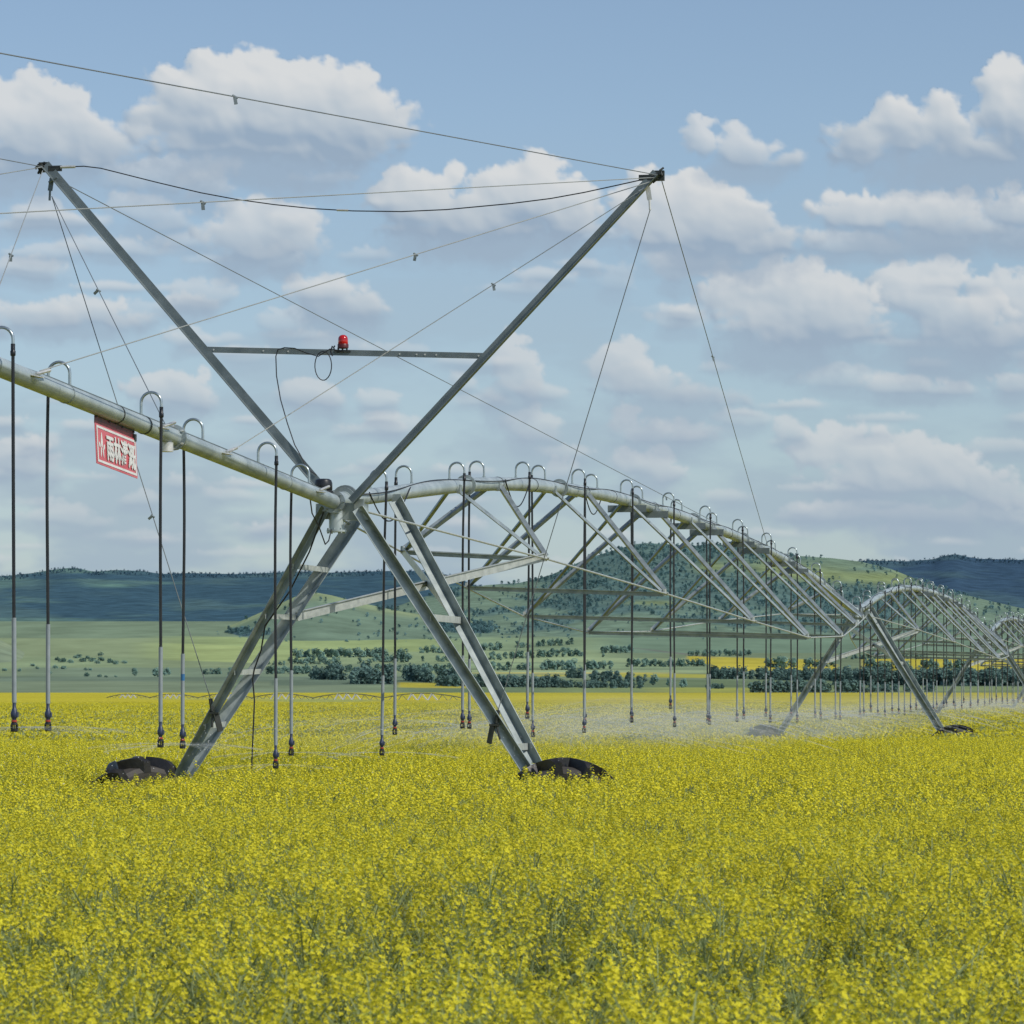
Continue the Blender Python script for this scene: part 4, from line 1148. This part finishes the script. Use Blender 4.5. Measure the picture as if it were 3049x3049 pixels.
hill_forest('hillside_forest', HA, lambda x, y: np.where(y < np.interp(x, [p[0] for p in ridge_a], [p[1] for p in ridge_a])+14, .95, .0), 26000, C_FARH, 4, 'dark blue trees along the crest of the far left ridge', 11, 6, 3)
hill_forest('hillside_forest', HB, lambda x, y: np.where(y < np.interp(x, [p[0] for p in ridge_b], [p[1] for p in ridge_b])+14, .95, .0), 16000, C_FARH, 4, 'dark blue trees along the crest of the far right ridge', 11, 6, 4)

# ------------------------------------------------------------------ second pivot machine far across the field
far = empty('distant_irrigation_machine', (0,0,0))
FA = px_point(318, 2077, 1050); FB = px_point(1380, 2079, 720)
NSP = 6
Lf = (FB-FA).length/NSP; uf = (FB-FA).normalized(); vf = Vector((uf.y,-uf.x,0))
FS = pbr('far_steel', (.20,.22,.18), (.15,.17,.14), 1, 0, .6)
for i in range(NSP):
    a = FA + uf*(Lf*i); m = MB(); pts = []
    for j in range(15):
        t = j/14; p = a + uf*(Lf*t); p = p + V(0,0,.95*4*t*(1-t)); pts.append(p)
    m.tube(pts, .10, 6); m.build('water_pipe', FS, far, True)
    m = MB()
    for sg in (-1, 1): m.bar(a, a + vf*(2.2*sg) - V(0,0,2.6), .12, .12)
    m.build('tower_leg', FS, far)
    for k in range(1, 8):
        t = k/8; p = a + uf*(Lf*t) + V(0,0,.95*4*t*(1-t))
        m = MB()
        for sg in (-1, 1): m.bar(p, p + vf*(1.3*sg) + uf*.8 - V(0,0,.9 + .95*math.sin(math.pi*t)), *((.22,.22) if k in (3,4,5) else (.10,.10)))
        m.build('truss_strut', WHITES if k in (3,4,5) else FS, far)  # glints painted as white, thickened middle struts
tag(far, 'tiny distant irrigation machine with low arched spans across the yellow field', 'irrigation machine')

# ------------------------------------------------------------------ clouds: glowing sheet far behind the hills, light and shade painted in
CD = 13000.0
xg = np.arange(-2200, 5250, 5.0); yg = np.arange(-700, 1930, 5.0)
YC, XC = np.meshgrid(yg, xg, indexing='ij')
def disp(x, y, sd):
    return (fbm(x/120, y/120, 5, sd, .56)-.5)
WX = disp(XC, YC, 101); WY = disp(XC, YC, 107); NF = fbm(XC/62, YC/52, 4, 113, .6)-.5; NB = billow(XC/95, YC/80, 4, 117, .55)-.6
CLD = [ # opacity, ellipses (cx, cy, rx, ry)
 (.97, [(640,310,230,130),(860,300,260,140),(1060,345,150,120),(760,400,360,90),(980,430,220,80)]),
 (.80, [(110,380,190,110),(270,430,160,90),(-120,360,200,130),(60,470,230,60)]),
 (.55, [(470,530,150,55),(620,515,90,40)]), (.55, [(620,560,70,50),(580,590,60,30)]), (.40, [(960,535,100,30)]),
 (.90, [(1240,590,130,80),(1400,650,140,70),(1570,590,170,90),(1700,655,100,70),(1260,680,110,45),(1520,680,160,50)]),
 (.92, [(2010,600,150,75),(2120,665,150,75),(2260,725,160,50),(1940,680,110,80),(2060,720,150,50)]),
 (.70, [(2085,420,45,60),(2220,455,100,65),(2330,490,60,35)]),
 (.93, [(2550,430,100,90),(2690,400,110,85),(2800,385,110,80),(3010,320,120,110),(3150,340,200,150),(2900,450,180,60)]),
 (.82, [(2550,640,120,50),(2760,630,170,50),(2900,680,140,40)]), (.8, [(3040,625,110,55),(3200,640,160,60)]),
 (.80, [(2200,870,110,60),(2330,860,120,70),(2460,910,130,85),(2420,990,170,65),(2280,950,120,60)]),
 (.75, [(2730,870,120,80),(2850,950,130,80),(2960,1010,110,50)]), (.7, [(3010,900,110,75),(3150,960,160,80)]),
 (.65, [(1830,1080,80,60),(1900,1140,130,45),(2040,1180,150,38),(2150,1190,90,35)]),
 (.62, [(2680,1150,120,34),(2800,1165,120,26)]), (.6, [(3030,1150,90,50)]),
 (.62, [(1865,1255,40,40),(1930,1290,110,38),(2030,1305,90,26)]), (.6, [(1920,1380,80,45),(1990,1420,70,35)]),
 (.72, [(2440,1340,90,55),(2520,1330,70,55),(2640,1370,130,60),(2760,1370,120,60),(2880,1430,120,60),(2990,1480,100,60),(2700,1430,260,45)]),
 (.60, [(2470,1535,110,32),(2390,1545,70,22)]), (.62, [(2700,1535,100,34),(2830,1545,130,32),(2980,1530,90,40)]),
 (.62, [(1525,1085,50,60),(1560,1150,60,60),(1470,1190,50,36)]), (.5, [(1580,1270,60,45),(1600,1310,60,30)]),
 (.72, [(700,700,110,60),(830,670,110,65),(900,720,90,50),(760,750,170,40)]), (.5, [(420,620,90,45),(500,660,70,40)]), (.55, [(100,640,110,45)]),
 (.68, [(120,945,140,45),(260,930,110,40),(380,960,100,30)]), (.5, [(560,900,90,35)]), (.4, [(80,800,110,32)]),
 (.68, [(980,870,90,55),(1060,900,80,45),(1010,935,130,30)]), (.42, [(900,1000,130,26)]), (.38, [(620,1015,150,22)]),
 (.66, [(450,1170,70,42),(540,1165,80,50),(590,1200,50,30)]), (.55, [(900,1180,70,42),(960,1200,60,30)]), (.52, [(1120,1200,70,40)]),
 (.66, [(40,1350,90,50),(110,1380,70,40),(170,1420,40,24)]), (.4, [(250,1425,130,18)]),
 (.45, [(520,1440,90,34)]), (.42, [(700,1480,120,30)]), (.42, [(180,1540,120,30),(280,1560,70,24)]), (.42, [(420,1600,150,24)]), (.40, [(860,1560,120,28)]), (.45, [(1350,1560,100,22)]), (.36, [(1250,1650,160,20)]), (.36, [(700,1650,170,20)]), (.4, [(2300,1595,160,20)]),
 (.9, [(-500,700,250,90),(-350,640,150,80)]), (.8, [(-400,1100,220,70)]), (.7, [(-600,1400,250,60)]), (.9, [(3400,700,220,90)]), (.8, [(3500,1100,250,80)]), (.9, [(3800,400,260,120)]), (.7, [(3600,1450,260,60)]), (.8, [(4300,900,300,120)]), (.9, [(-1100,400,280,130)]), (.8, [(-1200,1000,300,100)])]
rc = random.Random(23)
for k in range(170):
    y = rc.uniform(620, 1690); f_ = np.interp(y, [600, 1000, 1690], [1.0, .75, .45])
    x = rc.uniform(-700, 3700); rx = rc.uniform(45, 150)*f_*1.15; ry = rc.uniform(20, 52)*f_
    CLD.append((rc.uniform(.25, .58), [(x, y, rx, ry), (x + rc.uniform(-.8,.8)*rx, y + rc.uniform(-.2,.4)*ry, rx*.7, ry*.8)]))
CLD.sort(key=lambda c: -min(e[1] for e in c[1]))
hi = c3('#d9dbdc'); md = c3('#bcc6cf'); lo = c3('#96aabf'); hz = c3('#a6b6c3')
# thin grey-blue haze painted between the clouds, thicker towards the horizon
veil = fbm(XC/420+3, YC/150+8, 5, 131, .55)
AL_ = np.interp(YC, [-700, 350, 700, 1100, 1500, 1930], [0, .0, .22, .42, .60, .80])*(.62 + .7*sstep(.35, .65, veil))
AL_ = np.clip(AL_, 0, .92)
CC = (mixc(c3('#8ba5bf'), c3('#9db0c2'), sstep(.35,.65,veil))*.5 + .5*mixc(c3('#93abc2'), c3('#a0b4c2'), sstep(300,1700,YC)))
CC = CC*AL_[..., None]
Lx, Ly, Lz = .50, -.66, .56
def blur(a, n):
    k = np.hanning(n+2)[1:-1]; k /= k.sum(); h_ = n//2
    b = np.pad(a, ((0,0),(h_,h_)), 'edge'); a = sum(k[i]*b[:, i:i+a.shape[1]] for i in range(n))
    b = np.pad(a, ((h_,h_),(0,0)), 'edge'); return sum(k[i]*b[i:i+a.shape[0]] for i in range(n))
for op, ells in CLD:
    if len(ells) > 1: g_ = 1.12 if ells[0][1] < 480 else 1.32; ells = [(a_, b_, c_*g_, d_*g_) for a_, b_, c_, d_ in ells]; op = min(.97, op*1.12)
    x0 = min(e[0]-e[2]*1.35 for e in ells)-60; x1 = max(e[0]+e[2]*1.35 for e in ells)+60
    y0 = min(e[1]-e[3]*1.4 for e in ells)-50; y1 = max(e[1]+e[3]*1.9 for e in ells)+90
    j0 = max(0, int((x0-xg[0])/5)); j1 = min(len(xg), int((x1-xg[0])/5)+1); i0 = max(0, int((y0-yg[0])/5)); i1 = min(len(yg), int((y1-yg[0])/5)+1)
    if j1-j0 < 8 or i1-i0 < 8: continue
    sl = (slice(i0,i1), slice(j0,j1))
    X = XC[sl]; Y = YC[sl]; rm = np.mean([e[3] for e in ells]); amp = min(1.0, rm/75)
    X = X + WX[sl]*95*amp; Y = Y + WY[sl]*80*amp
    yt = min(e[1]-e[3] for e in ells); yb = max(e[1]+e[3]*.75 for e in ells)
    sd = np.full(X.shape, -200.0); H = np.full(X.shape, -60.0)
    def add(cx, cy_, r, fx=1.0, zb=0.0):
        d = np.sqrt(((X-cx)/fx)**2 + (Y-cy_)**2)
        np.maximum(sd, r-d, out=sd)
        q = np.clip(1-(d/r)**2, 0, 1); np.maximum(H, np.where(q > 0, zb + r*np.sqrt(q), -60), out=H)
    for cx, cy_, rx, ry in ells:
        add(cx, cy_, ry*.92, rx/ry)
        for k in range(int(9 + rx*ry/1300)):
            a = rc.uniform(0, 6.283); q = math.sqrt(rc.random())
            dx = math.cos(a)*q; dy = math.sin(a)*q
            if dy > .4: dy = .4 - .3*(dy-.4)
            r = ry*rc.uniform(.26, .52)*(1.05-.35*abs(dx))
            add(cx + dx*rx*.95, cy_ + dy*ry*.9, r, rc.uniform(1.0,1.35), ry*.55*math.sqrt(max(0, 1-q*q)))
    if rm > 22:
        # broad soft underside, its shade painted in
        cxm = (min(e[0]-e[2] for e in ells)+max(e[0]+e[2] for e in ells))/2; wxm = (max(e[0]+e[2] for e in ells)-min(e[0]-e[2] for e in ells))/2
        hb = (yb-yt)*.42
        q = np.sqrt(((X-cxm)/(wxm*1.0))**2 + ((Y-(yb-.10*hb))/hb)**2)
        ab = np.clip((1.08-q)/.75 + NF[sl]*.7, 0, 1); ab = ab*ab*(3-2*ab)*op*.80
        dp = float(np.interp((yt+yb)/2, [0, 600, 1700], [0, .05, .42]))
        cb = (lo*.9 + md*.1)*(1-dp) + hz*.97*dp
        CC[sl] = CC[sl]*(1-ab[..., None]) + cb*ab[..., None]; AL_[sl] = AL_[sl]*(1-ab) + ab
    t = np.clip((YC[sl]-yt)/(yb-yt), 0, 1)
    soft = (15 + 40*t*t)*(.45 + .55*amp) + 4
    sdn = sd + NF[sl]*(42*amp+6) + NB[sl]*16*amp
    a = np.clip((sdn + 5)/soft, 0, 1); a = a*a*(3-2*a)*op
    Hs = blur(np.maximum(H, -25), 11) + NB[sl]*16*amp + NF[sl]*9*amp
    Hs = blur(Hs, 5)
    gy, gx = np.gradient(Hs, 5.0, 5.0); gx *= .55; gy *= .55
    lum = np.clip((-gx*Lx - gy*Ly + Lz)/np.sqrt(gx*gx+gy*gy+1), 0, 1)
    thick = np.clip(sd/(rm*.9), 0, 1)
    sh = .55*lum + .50*(1-t**1.25) - .10*thick*t + .06
    sh = np.clip((sh-.24)/.66, 0, 1)
    c = np.where(sh[..., None] < .5, lo + (md-lo)*(sh[..., None]*2), md + (hi-md)*(sh[..., None]*2-1))
    dp = float(np.interp((yt+yb)/2, [0, 600, 1700], [0, .05, .42]))
    c = c*(1-dp) + (hz*.55 + c3('#c2c8cb')*.45)*dp
    c = c*(1-dp*.0)
    CC[sl] = CC[sl]*(1-a[..., None]) + c*a[..., None]; AL_[sl] = AL_[sl]*(1-a) + a
al = AL_*np.clip((XC+2150)/300, 0, 1)*np.clip((5200-XC)/300, 0, 1)*np.clip((YC+690)/200, 0, 1)
cc = CC/np.maximum(AL_, 1e-4)[..., None]
Pc = np.stack([(XC-PW/2)/11100*CD, np.full(XC.shape, CD), CH + (HZ-YC)/11100*CD], -1)
mat, nt, out = newmat('cloud_painted_glow')
va = nt.nodes.new('ShaderNodeVertexColor'); va.layer_name = 'tint'; fa = nt.nodes.new('ShaderNodeAttribute'); fa.attribute_name = 'cover'
em = nt.nodes.new('ShaderNodeEmission'); tp = nt.nodes.new('ShaderNodeBsdfTransparent'); mx = nt.nodes.new('ShaderNodeMixShader')
nt.links.new(va.outputs[0], em.inputs[0]); nt.links.new(fa.outputs['Fac'], mx.inputs[0]); nt.links.new(tp.outputs[0], mx.inputs[1]); nt.links.new(em.outputs[0], mx.inputs[2]); nt.links.new(mx.outputs[0], out.inputs['Surface'])
try: mat.cycles.emission_sampling = 'NONE'
except Exception: pass
cme = grid_mesh('sky', Pc, mat, cc)
a = cme.attributes.new('cover', 'FLOAT', 'POINT'); a.data.foreach_set('value', al.astype(np.float32).ravel())
tag(link('sky', cme), kind='structure')

# ------------------------------------------------------------------ light, sky, camera
to_sun = Vector((.62, -.42, .72)).normalized()
el = math.asin(to_sun.z); az = math.atan2(to_sun.x, to_sun.y)
sun = bpy.data.lights.new('sun', 'SUN'); sun.energy = 3.15; sun.angle = R(.53); sun.color = (1, .955, .88)
so = bpy.data.objects.new('sun', sun); COL.objects.link(so); so.rotation_euler = to_sun.to_track_quat('Z', 'Y').to_euler(); so.location = (0,0,30)
wd = bpy.data.worlds.new('World'); SC.world = wd; wd.use_nodes = True
nt = wd.node_tree; bg = nt.nodes['Background']; sk = nt.nodes.new('ShaderNodeTexSky')
sk.sky_type = 'NISHITA'; sk.sun_disc = False; sk.sun_elevation = el; sk.sun_rotation = az; sk.altitude = 600; sk.air_density = 1.0; sk.dust_density = .8; sk.ozone_density = 2.0
hs = nt.nodes.new('ShaderNodeHueSaturation'); hs.inputs['Saturation'].default_value = .96; hs.inputs['Value'].default_value = .93
nt.links.new(sk.outputs[0], hs.inputs['Color']); nt.links.new(hs.outputs[0], bg.inputs[0]); bg.inputs[1].default_value = .116

cam = bpy.data.cameras.new('camera'); co = bpy.data.objects.new('camera', cam); COL.objects.link(co)
co.location = (0, 0, CH); co.rotation_euler = (R(90), 0, 0)
cam.sensor_width = 36; cam.sensor_fit = 'HORIZONTAL'; cam.lens = 36*F; cam.shift_y = (HZ - PW/2)/PW
cam.clip_start = .5; cam.clip_end = 30000
cam.dof.use_dof = True; cam.dof.focus_distance = 40; cam.dof.aperture_fstop = 18
SC.camera = co
SC.view_settings.view_transform = 'Standard'; SC.view_settings.look = 'None'; SC.view_settings.exposure = 0; SC.view_settings.gamma = 1
SC.cycles.max_bounces = 6; SC.cycles.diffuse_bounces = 3; SC.cycles.transparent_max_bounces = 32; SC.cycles.volume_bounces = 1
SC.cycles.use_adaptive_sampling = True
try: SC.cycles.use_denoising = True
except Exception: pass
print('trees', ntree)
